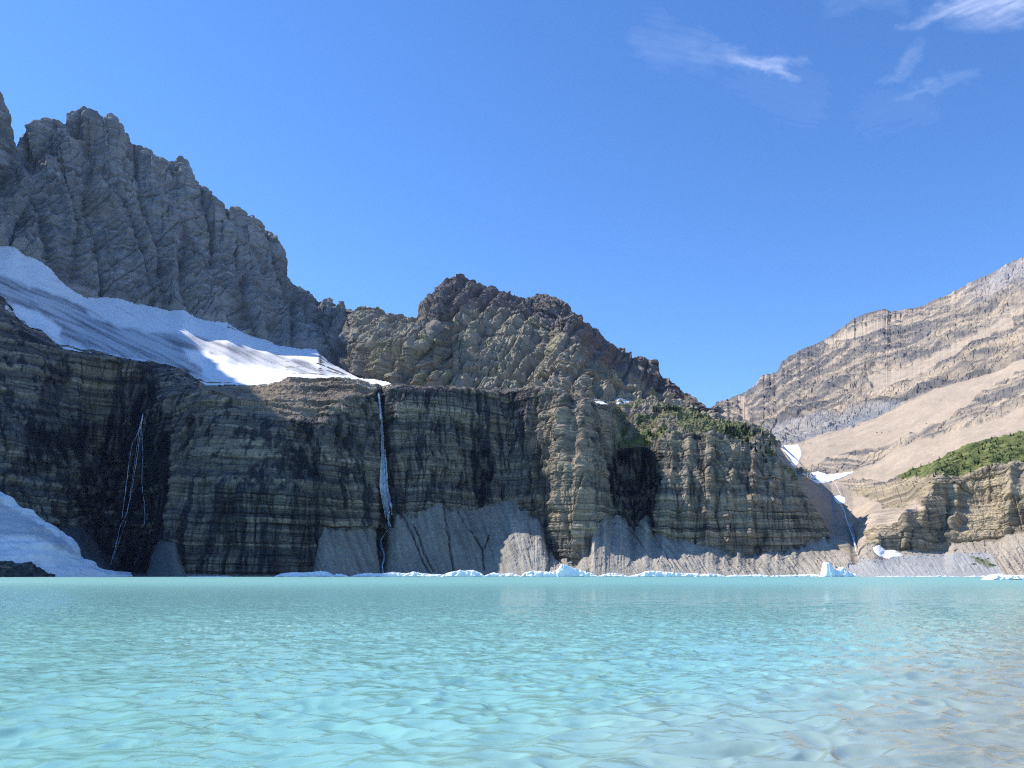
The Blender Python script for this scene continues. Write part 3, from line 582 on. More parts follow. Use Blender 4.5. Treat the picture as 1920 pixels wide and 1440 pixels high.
# ---------------------------------------------------------------- snow
def drape(name, label, poly, step=1.5, off=3.0, nblur=8, colf=None, rag=2.0, cat='snow patch', group=None, edge=4, kind=None, mat=None, seed=0):
    """a sheet of snow lying on the terrain: it sinks into the rock at its rim and swells in the middle"""
    p = np.array(poly, float); x0, y0 = p.min(0) - 6; x1, y1 = p.max(0) + 6
    gx = np.arange(x0, x1, step); gy = np.arange(y0, y1, step); GX, GY = np.meshgrid(gx, gy)
    T = np.full(GX.shape, np.nan)
    for i in range(GX.shape[0]):
        for j in range(GX.shape[1]):
            h, loc, nor, ix, ob, m = sc.ray_cast(dg, Vector(CAM), ray_dir(GX[i, j], GY[i, j]))
            if h: T[i, j] = (loc - Vector(CAM)).length
    ok = ~np.isnan(T)
    wx = GX + noise(GX / 9, GY / 9, 0 * GX + seed, 401) * rag * 2; wy = GY + noise(GX / 7, GY / 7, 0 * GX + 5 + seed, 402) * rag
    m0 = inpoly(wx, wy, poly) & ok
    # smooth the depth inside the patch
    Tm = np.where(ok, T, 0); W = ok.astype(float)
    for _ in range(nblur):
        A = Tm * W; A2 = A.copy(); W2 = W.copy()
        A2[1:-1] += A[:-2] + A[2:]; W2[1:-1] += W[:-2] + W[2:]
        A2[:, 1:-1] += A[:, :-2] + A[:, 2:]; W2[:, 1:-1] += W[:, :-2] + W[:, 2:]
        Tm = np.where(W2 > 0, A2 / np.maximum(W2, 1e-6), Tm); W = (W2 > 0).astype(float)
    mb = blur(m0.astype(float), edge)
    k = np.clip(mb * 2 - .55, -.6, 1)
    und = fbm(GX / 30, GY / 12, 0 * GX + seed, 3, 403) * off * .5
    Tf = np.where(k < 0.4, np.minimum(Tm, T), Tm) - (off + und) * k
    D3 = np.stack([(GX - 960) / FPX, CP - (720 - GY) / FPX * SP, SP + (720 - GY) / FPX * CP], -1); D3 /= np.linalg.norm(D3, axis=-1, keepdims=True)
    VP = CAM + D3 * Tf[..., None]
    keepv = ok & (mb > .12)
    ii = np.arange(GX.size).reshape(GX.shape); q = np.stack([ii[:-1, :-1], ii[:-1, 1:], ii[1:, 1:], ii[1:, :-1]], -1)
    kq = keepv[:-1, :-1] & keepv[:-1, 1:] & keepv[1:, 1:] & keepv[1:, :-1]
    q = q[kq]; u, inv = np.unique(q, return_inverse=True)
    col = colf(GX, GY) if colf else np.full(GX.shape + (3,), .82) * np.array([.98, .99, 1.0])
    o = mesh_np(name, VP.reshape(-1, 3)[u], inv.reshape(-1, 4)[:, ::-1], mat or M_SNOW, col.reshape(-1, 3)[u], smooth=True)
    if kind: tag(o, label, kind=kind)
    else: tag(o, label, cat, group)
    return o
def glacier_col(gx, gy):
    c = np.full(gx.shape + (3,), 1.) * rgb(.88, .87, .85)
    gxx = gx + fbm(gx / 40, gy / 20, 0 * gx, 3, 411) * 26; gyy = gy + fbm(gx / 40, gy / 20, 0 * gx + 3, 3, 412) * 12
    dirty = inpoly(gxx, gyy, [(-90,490),(0,510),(33,532),(110,552),(150,572),(187,602),(233,612),(277,622),(347,629),(400,640),(470,655),(560,676),(600,690),(640,704),(560,700),(450,680),(380,655),(340,652),(352,668),(372,690),(392,712),(370,712),(300,684),(220,668),(150,652),(112,634),(118,612),(70,582),(24,568),(8,575),(-90,560)]).astype(np.float32)  # dirty ice, cut out along the shadow edge so the sunlit patch stays bright
    dirty = blur(dirty, 5)
    u = (gx * .42 - gy * .9); v = (gx * .9 + gy * .42)
    bend = fbm(v / 160, u / 60, 0 * u, 2, 413) * 14
    st = fbm((u + bend) / 5.5, v / 90, 0 * u, 4, 414); st2 = fbm((u + bend) / 16, v / 120, 0 * u, 3, 415)
    dc = lerp(rgb(.56, .56, .57) + 0 * c, rgb(.15, .15, .165), np.clip(.3 + st * 1.9 + st2 * 1.5 + noise(gx / 2.5, gy / 2, 0 * gx, 416) * .5, 0, 1))
    c = lerp(c, dc, dirty * .95)
    c = lerp(c, rgb(.45, .44, .43), np.clip((st - .2) * 2.4, 0, .6) * (1 - dirty))
    return c
TOP = [(-90,400),(-40,440),(0,463),(27,463),(43,478),(70,488),(97,507),(113,528),(140,548),(160,559),(200,559),(220,560),(260,572),(293,577),(317,584),(340,582),(353,587),(367,597),(390,603),(427,606),(447,620),(473,633),(500,639),(520,649),(567,655),(592,656),(600,666),(617,680),(647,697),(670,709),(700,712),(732,719)]
BOT = [(736,723),(693,727),(667,717),(633,710),(583,709),(540,710),(510,719),(483,724),(433,720),(383,722),(368,708),(347,694),(317,683),(287,678),(227,670),(200,661),(147,658),(120,654),(103,641),(77,617),(57,613),(30,593),(10,577),(13,563),(0,551),(-90,520)]
drape('snowfield', 'long grey streaked snowfield hanging on the bench below the tall wall', TOP + BOT, 1.5, 6.0, 14, glacier_col, 1.6, 'snowfield', None, 3)
SNOWP = [
 ([(1465,836),(1496,834),(1501,845),(1502,854),(1497,868),(1492,874),(1484,876),(1478,858),(1468,842)], 'steep white snow patch in the notch behind the right end of the cliffs', 3),
 ([(1503,888),(1535,885),(1552,890),(1590,886),(1602,884),(1579,896),(1552,904),(1535,906),(1522,900)], 'flat snow patch spread across the sandy gully above the stream', 3),
 ([(1564,931),(1572,929),(1584,933),(1586,943),(1574,944),(1567,941)], 'small round snow patch at the top of the rocky stream', 2),
 ([(1637,1027),(1650,1022),(1660,1033),(1675,1031),(1694,1041),(1665,1047),(1648,1042),(1640,1035)], 'snow patch at the foot of the ochre spur above the grey moraine', 2),
 ([(1114,748),(1128,751),(1144,757),(1128,758),(1116,754)], 'thin snow sliver below the brown peak, left of a smaller wedge', 2),
 ([(1154,747),(1170,748),(1180,753),(1170,757),(1154,757)], 'small snow wedge tucked behind the grassy terrace top', 2),
]
for k, (pg, lab, off) in enumerate(SNOWP):
    drape('snow_patch', lab, pg, 1.0, off, 4, None, .8, 'snow patch', 'snow patches left in the gullies', 2, seed=k * 7)

def loft(name, label, xs, rails, nr, mat, colf, dispf, cat=None, kind=None, smooth=True, group=None):
    """rails: list of (py or ('z', value), Y) arrays"""
    Pn = []
    for a, Yv in rails:
        if isinstance(a, tuple):
            r = (a[1] - CAM[2]) / Yv; dy = (r * CP - SP) / (CP + r * SP); t = Yv / (CP - dy * SP)
            Pn.append(np.stack([(xs - 960) / FPX * t, Yv, a[1] + 0 * Yv], -1))
        else: Pn.append(world_at(xs, a, Yv))
    Vv = []
    for i in range(len(Pn) - 1):
        t = np.linspace(0, 1, nr[i], endpoint=(i == len(Pn) - 2))[:, None, None]; Vv.append(Pn[i][None] * (1 - t) + Pn[i + 1][None] * t)
    Vv = np.concatenate(Vv)
    for _ in range(3):
        Wv = Vv.copy(); Wv[1:-1] = (Vv[:-2] + 2 * Vv[1:-1] + Vv[2:]) / 4; Vv = Wv
    n_ = np.cross(np.gradient(Vv, axis=1), np.gradient(Vv, axis=0)); n_ /= np.linalg.norm(n_, axis=-1, keepdims=True) + 1e-9
    Vv = Vv + n_ * dispf(Vv)[..., None]
    ppx, ppy = px_of(Vv)
    o = mesh_np(name, Vv.reshape(-1, 3), grid_quads(*Vv.shape[:2]), mat, colf(ppx, ppy, Vv).reshape(-1, 3), smooth=smooth)
    return tag(o, label, cat, group, kind)
xs = np.arange(-260, 246, 1.3)
bY = pl(xs, [(-260,470),(-200,500),(0,606),(120,668),(246,742)]); tY = bY + pl(xs, [(-260,120),(0,108),(120,60),(200,16),(246,6)])
ptop = pl(xs, [(-260,760),(-120,850),(-40,900),(0,920),(33,943),(63,960),(83,977),(110,990),(133,1007),(146,1020),(152,1032),(156,1043),(166,1050),(177,1056),(182,1063),(200,1072),(240,1081.5),(246,1082)])
pmid = pl(xs, [(-260,960),(-40,1000),(0,1005),(50,1003),(80,1012),(100,1020),(125,1040),(150,1056),(200,1077),(246,1082)])
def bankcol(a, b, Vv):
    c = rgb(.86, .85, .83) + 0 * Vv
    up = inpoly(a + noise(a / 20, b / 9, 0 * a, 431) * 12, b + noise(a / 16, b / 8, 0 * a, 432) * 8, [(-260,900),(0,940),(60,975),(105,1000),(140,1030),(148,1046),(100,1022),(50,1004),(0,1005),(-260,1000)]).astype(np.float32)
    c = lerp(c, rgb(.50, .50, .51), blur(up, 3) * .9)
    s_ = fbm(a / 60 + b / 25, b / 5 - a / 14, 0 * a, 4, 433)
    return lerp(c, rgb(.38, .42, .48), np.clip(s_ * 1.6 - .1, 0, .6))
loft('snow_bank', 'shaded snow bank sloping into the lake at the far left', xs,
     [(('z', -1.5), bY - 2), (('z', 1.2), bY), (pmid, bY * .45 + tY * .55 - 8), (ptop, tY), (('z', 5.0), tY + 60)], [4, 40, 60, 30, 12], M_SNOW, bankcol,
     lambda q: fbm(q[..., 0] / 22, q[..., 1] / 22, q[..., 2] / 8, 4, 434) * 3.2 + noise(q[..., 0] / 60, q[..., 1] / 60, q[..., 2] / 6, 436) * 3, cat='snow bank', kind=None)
xs = np.arange(-260, 104, 1.2); bY = pl(xs, [(-260,455),(0,584),(104,650)])
ptop = pl(xs, [(-260,1030),(-100,1042),(0,1050),(20,1053),(33,1056),(48,1053),(60,1054),(77,1067),(90,1077),(104,1082.5)])
loft('rock_mound', 'black wet rock mound at the waterline in front of the left snow bank', xs,
     [(('z', -1.5), bY - 3), (('z', .3), bY), (ptop, bY + 14), (('z', -1), bY + 40)], [4, 45, 14, 6], M_CLIFF,
     lambda a, b, Vv: lerp(rgb(.035, .042, .05) + 0 * Vv, rgb(.10, .12, .115), np.clip(.3 + fbm(a / 9, b / 6, 0 * a, 3, 441) * 1.6, 0, 1)),
     lambda q: fbm(q[..., 0] / 9, q[..., 1] / 9, q[..., 2] / 5, 4, 442) * 2.4 + cells(q[..., 0] / 5, q[..., 1] / 5, q[..., 2] / 4, 443)[0] * .9, cat=None, kind='structure', smooth=False)

# ---------------------------------------------------------------- ice at the far shore
mi, n, b = new_mat('ice'); b.inputs['Roughness'].default_value = .5
vcn = N(n, 'ShaderNodeVertexColor'); vcn.layer_name = 'Col'; n.links.new(vcn.outputs[0], b.inputs['Base Color'])
def floe(prof, Y, depth, label, seed, shadow=None):
    pr = np.array(prof, float); xs = np.arange(pr[0, 0], pr[-1, 0] + .01, max(.35, min(1.0, (pr[-1, 0] - pr[0, 0]) / 60)))
    top = np.interp(xs, pr[:, 0], pr[:, 1]); t0 = world_at(xs, top, Y + 0 * xs)[:, 2]
    top_h = np.maximum(t0 + noise(xs / 5, 0 * xs, 0 * xs + seed, 451) * .5, .12)
    e = np.clip(np.minimum(xs - xs[0], xs[-1] - xs) / 6, .05, 1) ** .6
    top_h = top_h * e
    wX = (xs - 960) / FPX * (Y / CP) * 1.0; wX = (xs - 960) / FPX * Y / (CP - (720 - 1080) / FPX * SP)
    rows = []
    for yy_, hh_ in ((0, -.6), (0, .0), (-.3, .18), (.4, .5), (1.0, .8), (2.2, .97), (depth * .4, 1.0), (depth * .7, .8), (depth * .9, .4), (depth, -.4)):
        wob = noise(xs / 7, 0 * xs + yy_, 0 * xs + seed, 452) * 1.6 * e
        rows.append(np.stack([wX, Y + yy_ * e + wob, np.where(hh_ < 0, hh_, hh_ * top_h * (1 + noise(xs / 3, 0 * xs + hh_ * 3, 0 * xs + seed, 453) * .35 * (0 < hh_ < .9)))], -1))
    Vv = np.array(rows); q = Vv
    c = lerp(rgb(.86, .88, .89) + 0 * Vv, rgb(.58, .70, .76), np.clip(noise(q[..., 0] / 3, q[..., 1] / 2, q[..., 2] / 1.2, 454) * 1.6 - .3, 0, .6))
    c = lerp(c, rgb(.35, .38, .40), np.clip(noise(q[..., 0] / 2, q[..., 1] / 2, q[..., 2] / .8, 455) * 2.2 - .9, 0, .7))
    o = mesh_np('ice_floe', Vv.reshape(-1, 3), grid_quads(*Vv.shape[:2]), mi, c.reshape(-1, 3))
    return tag(o, label, 'ice floe', 'ice floes along the far shore')
FLOES = [
 ([(350,1080.5),(370,1079.6),(392,1080),(420,1079.5),(436,1081)], 712, 5, 'thinnest ice sliver below the foot of the bulging cliff'),
 ([(512,1081),(525,1075),(545,1073),(570,1073),(585,1072),(600,1070.5),(612,1072),(622,1077),(628,1080)], 700, 14, 'grey shaded ice floe, leftmost of the long row of floes'),
 ([(616,1080),(630,1076),(640,1076),(650,1079),(654,1081)], 690, 7, 'small low floe just right of the grey shaded one'),
 ([(655,1081),(670,1076),(690,1074),(705,1075),(720,1074.5),(735,1072),(748,1074),(760,1075),(775,1071.5),(785,1074),(800,1076),(815,1076.5),(828,1077),(836,1080.5)], 705, 14, 'long lumpy white floe in front of the tall waterfall foot'),
 ([(826,1080),(835,1075),(845,1072),(855,1070.5),(863,1068),(868,1070),(885,1068.5),(893,1071),(900,1074),(910,1079)], 696, 12, 'blocky bluish white floe left of the sunlit talus'),
 ([(905,1080),(925,1073.5),(940,1076),(955,1074),(970,1077),(980,1080)], 715, 9, 'low jagged floe between the blocky floe and the peaked floe'),
 ([(975,1080.5),(985,1073),(1000,1070),(1020,1071),(1035,1072.5),(1042,1070),(1048,1066),(1053,1058),(1058,1056.5),(1066,1060),(1078,1065),(1095,1070.5),(1110,1074),(1122,1079)], 700, 20, 'largest floe, with a sharp white peak, below the tan buttress'),
 ([(1120,1080),(1140,1075.5),(1150,1073.5),(1160,1076),(1180,1080)], 715, 8, 'little humped floe just right of the peaked one'),
 ([(1178,1080.5),(1200,1076),(1213,1070.5),(1230,1070),(1250,1072),(1270,1074),(1300,1075),(1330,1076),(1348,1076),(1362,1080)], 712, 14, 'long smooth floe tapering to the right under the ribbed talus'),
 ([(1360,1080),(1380,1077.5),(1400,1078),(1425,1077),(1446,1080)], 716, 7, 'flat thin floe right of the long smooth one'),
 ([(1444,1080),(1470,1078),(1500,1077.5),(1530,1076.5),(1546,1079.5)], 712, 7, 'flat thin floe left of the upright shore snow block'),
 ([(1540,1079.5),(1549,1076),(1551.5,1060),(1553,1053.5),(1563,1055.5),(1567,1066),(1574,1069),(1579,1064),(1586,1063),(1592,1069),(1600,1074),(1614,1079.5)], 698, 16, 'upright white ice block with a notch beside the moraine'),
 ([(1640,1080.5),(1680,1079.6),(1720,1079.9),(1770,1079.2),(1800,1080.5)], 668, 5, 'thinnest ice line at the foot of the grey moraine bank'),
 ([(1806,1081.5),(1830,1079.5),(1850,1079.8),(1870,1081.5)], 640, 5, 'low ice strip between the moraine and the nearest floe'),
 ([(1859,1086.5),(1862,1080),(1872,1078.5),(1882,1075),(1890,1077),(1904,1079),(1925,1079),(1960,1080),(2020,1081),(2040,1086)], 285, 9, 'nearest white floe, cut by the right edge of the photo'),
]
for k, (pr, Yf, dp, lab) in enumerate(FLOES): floe(pr, Yf, dp, lab, k * 13.7)

# ---------------------------------------------------------------- falling water
mw, n, b = new_mat('white water'); b.inputs['Base Color'].default_value = (.75, .82, .90, 1); b.inputs['Roughness'].default_value = .5
t_ = noise_node(n, .9, 3, .6, (1, 1, .12)); tr = N(n, 'ShaderNodeBsdfTransparent'); mxx = N(n, 'ShaderNodeMixShader')
n.links.new(mathn(n, 'MULTIPLY_ADD', t_.outputs[0], 2.6, -.55, clamp=True), mxx.inputs[0]); n.links.new(tr.outputs[0], mxx.inputs[1]); n.links.new(b.outputs[0], mxx.inputs[2])
n.links.new(mxx.outputs[0], n.nodes['Material Output'].inputs['Surface'])
def falls_mesh(name, strands, parent=None, off=1.8):
    """strands: list of (list of px,py ; half width in px) draped on the rock as narrow sheets with a little depth"""
    Vv = []; Qd = []
    for pts, hw, sd in strands:
        p = np.array(pts, float); n_ = max(6, int(abs(p[-1, 1] - p[0, 1]) / 2.2)); t = np.linspace(0, 1, n_)
        L = np.concatenate([[0], np.cumsum(np.hypot(*np.diff(p, axis=0).T))]); L /= L[-1]
        qx_ = np.interp(t, L, p[:, 0]) + noise(t * 14, 0 * t, 0 * t + sd, 461) * 1.0; qy_ = np.interp(t, L, p[:, 1])
        T = []
        for a, c in zip(qx_, qy_):
            h, loc, nor, ix, ob, m = sc.ray_cast(dg, Vector(CAM), ray_dir(a, c)); T.append((loc - Vector(CAM)).length if h else np.nan)
        T = np.array(T); T = np.where(np.isnan(T), np.nanmedian(T), T)
        Tm = T.copy()
        for i in range(n_): Tm[i] = T[max(0, i - 3):i + 4].min()
        Tm = np.convolve(np.pad(Tm, 2, 'edge'), np.ones(5) / 5, 'valid') - off
        hwv = hw * (.5 + .5 * np.abs(noise(t * 9, 0 * t, 0 * t + sd, 462)) * 2)
        base = len(Vv)
        for i in range(n_):
            for s_, back in ((-1, 0), (0, -.35), (1, 0)):
                d_ = ray_dir(qx_[i] + s_ * hwv[i], qy_[i]); Vv.append(tuple(Vector(CAM) + d_ * (Tm[i] + back)))
        for i in range(n_ - 1):
            a = base + i * 3; Qd += [(a, a + 1, a + 4, a + 3), (a + 1, a + 2, a + 5, a + 4)]
    return mesh_np(name, Vv, Qd, mw, None, parent, smooth=True)
rnd = random.Random(7)
def centre(y): return float(pl(y, [(736,709),(763,713),(797,716),(830,718),(863,719),(890,719),(915,719),(957,727),(985,730)]))
def wid(y): return float(pl(y, [(736,1.5),(800,2.6),(860,5),(900,8),(950,9),(975,7),(985,3)]))
st = []
for k in range(30):
    u_ = rnd.uniform(-1, 1); y0 = rnd.choice([736, 738, 760, 800]) + rnd.uniform(0, 20); y1 = rnd.uniform(900, 985)
    if k > 11: y0 = rnd.uniform(840, 900); y1 = rnd.uniform(940, 988)
    ys = np.linspace(y0, y1, 9); st.append(([(centre(v) + u_ * wid(v), v) for v in ys], rnd.uniform(.8, 1.7), k * 3.1))
st.append(([(centre(v), v) for v in np.linspace(738, 870, 8)], 1.5, 99)); st.append(([(centre(v) + 1, v) for v in np.linspace(736, 800, 8)], 1.2, 98))
wf = empty('waterfall', tuple(world_at(718, 1076, 800))); tag(wf, 'tall white waterfall dropping down the dark cleft in the middle cliff', 'waterfall')
def child_keep(o, par): o.parent = par; o.matrix_parent_inverse = Matrix.Translation(-par.location)
o = falls_mesh('falling_water', st); child_keep(o, wf)
o = falls_mesh('cascade', [([(730,978),(733,988),(722,1000),(715,1010),(713,1023),(719,1036),(720,1050),(717,1062),(719,1077)], 1.0, 5), ([(722,1000),(714,1014),(718,1030),(722,1042),(717,1056),(716,1077)], .7, 6)], off=1.2); child_keep(o, wf)
wl = empty('waterfall', tuple(world_at(225, 1070, 820))); tag(wl, 'thin braided waterfall threads in the black alcove at the left', 'waterfall')
for nm, stt in (('water_thread', [([(297,755),(283,768),(268,776)], .9, 1), ([(268,776),(262,800),(256,818),(248,832),(243,860),(238,900),(233,940),(228,973)], .75, 2), ([(268,778),(263,805)], 1.6, 3)]),
                ('water_thread', [([(265,800),(262,822),(258,850),(252,890),(245,930),(237,965),(226,985),(218,1020),(207,1060)], .7, 4), ([(237,975),(225,1010),(213,1045)], .5, 14)]),
                ('water_thread', [([(266,810),(268,850),(266,900),(267,920),(272,950),(270,985)], .55, 5), ([(262,800),(255,850),(248,900),(243,930)], .45, 8)])):
    o = falls_mesh(nm, stt, off=1.5); child_keep(o, wl)
o = falls_mesh('stream', [([(1576,946),(1582,955),(1586,970),(1591,985),(1596,998),(1600,1010),(1603,1024),(1606,1036)], 1.3, 1), ([(1588,976),(1594,984),(1600,1000),(1602,1015),(1607,1030)], .8, 2), ([(1566,905),(1575,925),(1578,932)], .8, 3), ([(1606,1036),(1612,1050)], .9, 4)], off=1.0)
tag(o, 'thin white stream tumbling down the rocky gully at the right', 'stream')

# ---------------------------------------------------------------- trees, shrubs
def leaf_mat(name, c0, c1):
    m, n, b = new_mat(name); t = noise_node(n, .8, 3, .6); mx = N(n, 'ShaderNodeMix', data_type='RGBA')
    mx.inputs[6].default_value = (*c0, 1); mx.inputs[7].default_value = (*c1, 1)
    oi = N(n, 'ShaderNodeObjectInfo'); f = mathn(n, 'ADD', mathn(n, 'MULTIPLY', t.outputs[0], .6), mathn(n, 'MULTIPLY', oi.outputs['Random'], .5), clamp=True)
    n.links.new(f, mx.inputs[0]); n.links.new(mx.outputs[2], b.inputs['Base Color']); b.inputs['Roughness'].default_value = .7; b.inputs['Specular IOR Level'].default_value = .2
    return m
M_FIR = leaf_mat('fir needles', (.018, .038, .014), (.055, .095, .03)); M_SHRUB = leaf_mat('shrub leaves', (.07, .11, .03), (.17, .21, .07))
mb_, n, b = new_mat('bark'); b.inputs['Base Color'].default_value = (.07, .055, .04, 1)
M_BARK = mb_
def trunk_mesh(h, r):
    v = []; q = []
    for i, z in enumerate((-.8, h * .3, h * .65, h * .97)):
        for k in range(6): a = k * math.pi / 3; rr = r * (1 - z / h * .9); v.append((rr * math.cos(a), rr * math.sin(a), z))
    for i in range(3):
        for k in range(6): q.append((i * 6 + k, i * 6 + (k + 1) % 6, (i + 1) * 6 + (k + 1) % 6, (i + 1) * 6 + k))
    return v, q
def conifer(seed, h=6.0):
    r = random.Random(seed); v = []; t = []
    for i in range(11):
        f = i / 11; z = h * (.10 + .86 * f); R_ = h * .24 * (1 - f) ** .8 + .12; nb = 9
        for k in range(nb):
            if r.random() < .12: continue
            a = k * 2 * math.pi / nb + r.uniform(-.35, .35); L = R_ * r.uniform(.6, 1.25); dz = -L * r.uniform(.15, .55); wd = .16 + L * .28
            b0 = len(v); ca, sa = math.cos(a), math.sin(a)
            v += [(0, 0, z + .25 * h / 11), (ca * L * .6 - sa * wd, sa * L * .6 + ca * wd, z + dz * .4), (ca * L, sa * L, z + dz), (ca * L * .6 + sa * wd, sa * L * .6 - ca * wd, z + dz * .4), (ca * L * .4, sa * L * .4, z + dz * .5 - .3)]
            t += [(b0, b0 + 1, b0 + 2), (b0, b0 + 2, b0 + 3), (b0, b0 + 4, b0 + 1), (b0, b0 + 3, b0 + 4)]
    b0 = len(v); v += [(0, 0, h * 1.04), (.12, 0, h * .9), (-.1, .1, h * .9), (-.05, -.12, h * .9)]; t += [(b0, b0 + 1, b0 + 2), (b0, b0 + 2, b0 + 3), (b0, b0 + 3, b0 + 1)]
    return v, t
def shrubm(seed, R_=1.6):
    r = random.Random(seed); v = []; t = []
    for c in range(7):
        cx, cy, cz, cr = r.uniform(-R_, R_) * .7, r.uniform(-R_, R_) * .7, r.uniform(.2, .8) * R_, R_ * r.uniform(.35, .6)
        for k in range(34):
            d_ = Vector((r.gauss(0, 1), r.gauss(0, 1), r.gauss(0, 1))).normalized(); p = Vector((cx, cy, cz)) + d_ * cr * r.uniform(.7, 1.1)
            s_ = R_ * .16; a = Vector((r.uniform(-1, 1), r.uniform(-1, 1), r.uniform(-1, 1))) * s_; c_ = Vector((r.uniform(-1, 1), r.uniform(-1, 1), r.uniform(-1, 1))) * s_
            b0 = len(v); v += [tuple(p - a), tuple(p + a), tuple(p + c_ * 1.5)]; t.append((b0, b0 + 1, b0 + 2))
    return v, t
def make_plant(kind, seed):
    if kind == 'conifer': v, t = conifer(seed); root = empty('conifer_tree'); M_ = M_FIR; tv, tq = trunk_mesh(5.5, .16)
    else: v, t = shrubm(seed); root = empty('shrub'); M_ = M_SHRUB; tv, tq = trunk_mesh(1.2, .08)
    mesh_np('crown' if kind == 'conifer' else 'foliage', v, None, M_, None, root, tris=t); mesh_np('trunk' if kind == 'conifer' else 'stem', tv, tq, M_BARK, None, root)
    return root
protos = {('conifer', i): [make_plant('conifer', 50 + i), False] for i in range(4)}
protos.update({('shrub', i): [make_plant('shrub', 80 + i), False] for i in range(3)})
def copy_tree(o):
    c = o.copy(); C.objects.link(c)
    for ch in o.children:
        k = ch.copy(); C.objects.link(k); k.parent = c
    return c
def plant(kind, px, py, s, label, group, r):
    loc, nor, ob = cast(px, py)
    if loc is None or loc.z < 1: return
    key = (kind, r.randrange(4 if kind == 'conifer' else 3)); pr = protos[key]
    if not pr[1]: o = pr[0]; pr[1] = True
    else: o = copy_tree(pr[0])
    o.location = (loc.x, loc.y, loc.z - .3); o.rotation_euler = (0, 0, r.uniform(0, 6.28)); o.scale = (s * r.uniform(.85, 1.15),) * 2 + (s,)
    tag(o, label, 'tree' if kind == 'conifer' else 'shrub', group)
r = random.Random(11)
for (a, c, s) in [(1226,772,1.2),(1231,770,1.4),(1236,773,1.0),(1250,768,1.2),(1254,767,1.6),(1258,768,1.5),(1263,769,1.3),(1268,771,1.5),(1272,772,1.1),(1246,770,.9)]:
    plant('conifer', a, c, s, 'dark little conifer in the row on the top edge of the terrace', 'conifers along the top of the grassy terrace', r)
for (a, c, s) in [(1216,815,1.3),(1220,818,1.6),(1226,818,1.2),(1212,821,1.0),(1208,824,.9),(1232,822,.9),(1240,812,1.0)]:
    plant('conifer', a, c, s, 'bright green conifer in the hollow of the terrace above the black recess', 'conifers in the terrace hollow', r)
for k in range(46):
    f = r.random(); a = 1360 + 78 * f; lo = float(pl(a, [(1360,815),(1400,838),(1425,858),(1440,872)])); hi = float(pl(a, [(1360,803),(1400,802),(1440,815)])); c = r.uniform(hi, lo)
    plant('conifer', a, c, r.uniform(.7, 1.35), 'dark conifer on the shoulder ending the cliffs, ' + ('upper left of the clump' if a < 1398 else 'lower right of the clump'), 'conifers on the shoulder at the right end', r)
for k in range(10):
    plant('shrub', r.uniform(1062, 1106), r.uniform(740, 752), r.uniform(.8, 1.4), 'low green shrub on the cliff top left of the small snow slivers', 'shrubs on the middle cliff top', r)
for k in range(34):
    a = r.uniform(1160, 1360); c = float(pl(a, [(1160,834),(1215,826),(1280,800),(1310,800),(1360,808)])) + r.uniform(-22, 6)
    plant('shrub', a, c, r.uniform(.6, 1.2), 'small green shrub on the grassy terrace, ' + ('left part above the black recess' if a < 1240 else 'middle part under the row of conifers' if a < 1300 else 'right part beside the shoulder clump'), 'shrubs on the grassy terrace', r)
gp2 = np.array(gp, float)
cnt = 0
while cnt < 240:
    a = r.uniform(1682, 2010); c = r.uniform(790, 898)
    if not inpoly(np.array([a]), np.array([c]), gp)[0]: continue
    v_ = float(fbm(np.array([a / 30.]), np.array([c / 12.]), np.array([0.]), 3, 471)[0])
    if v_ < -.12 and r.random() < .8: continue
    if r.random() < .42:
        up_ = c < float(pl(a, [(1682, 890), (1752, 872), (1801, 850), (1860, 836), (2010, 815)])) ; rt_ = a > 1820
        plant('conifer', a, c, r.uniform(.45, .85), ('dark conifer on the upper edge of the green slope, ' if up_ else 'dark conifer low on the green slope near the cliff brink, ') + ('right part' if rt_ else 'left part'), 'conifers on the green slope', r)
    else:
        up_ = c < float(pl(a, [(1682, 890), (1752, 872), (1801, 850), (1860, 836), (2010, 815)])); rt_ = a > 1820
        plant('shrub', a, c, r.uniform(.5, 1.15), ('bushy shrub along the upper edge of the green slope, ' if up_ else 'bushy shrub low on the green slope near the cliff brink, ') + ('right part' if rt_ else 'left part'), 'shrubs on the green slope', r)
    cnt += 1
for k in range(24):
    a = r.uniform(1690, 1870); c = float(pl(a, [(1690,905),(1760,902),(1870,880)])) + r.uniform(-4, 16)
    plant('shrub', a, c, r.uniform(.5, 1.1), 'lone shrub on the ochre ledges under the green slope, ' + ('left part' if a < 1770 else 'right part'), 'shrubs on the ochre ledges', r)
for k in range(8):
    plant('shrub', r.uniform(1822, 1866), r.uniform(1047, 1062), r.uniform(.5, 1.0), 'shrub in the small green patch on the moraine', 'shrubs on the moraine', r)
for key, (o, used) in protos.items():
    if not used:
        for ch in list(o.children): bpy.data.objects.remove(ch)
        bpy.data.objects.remove(o)

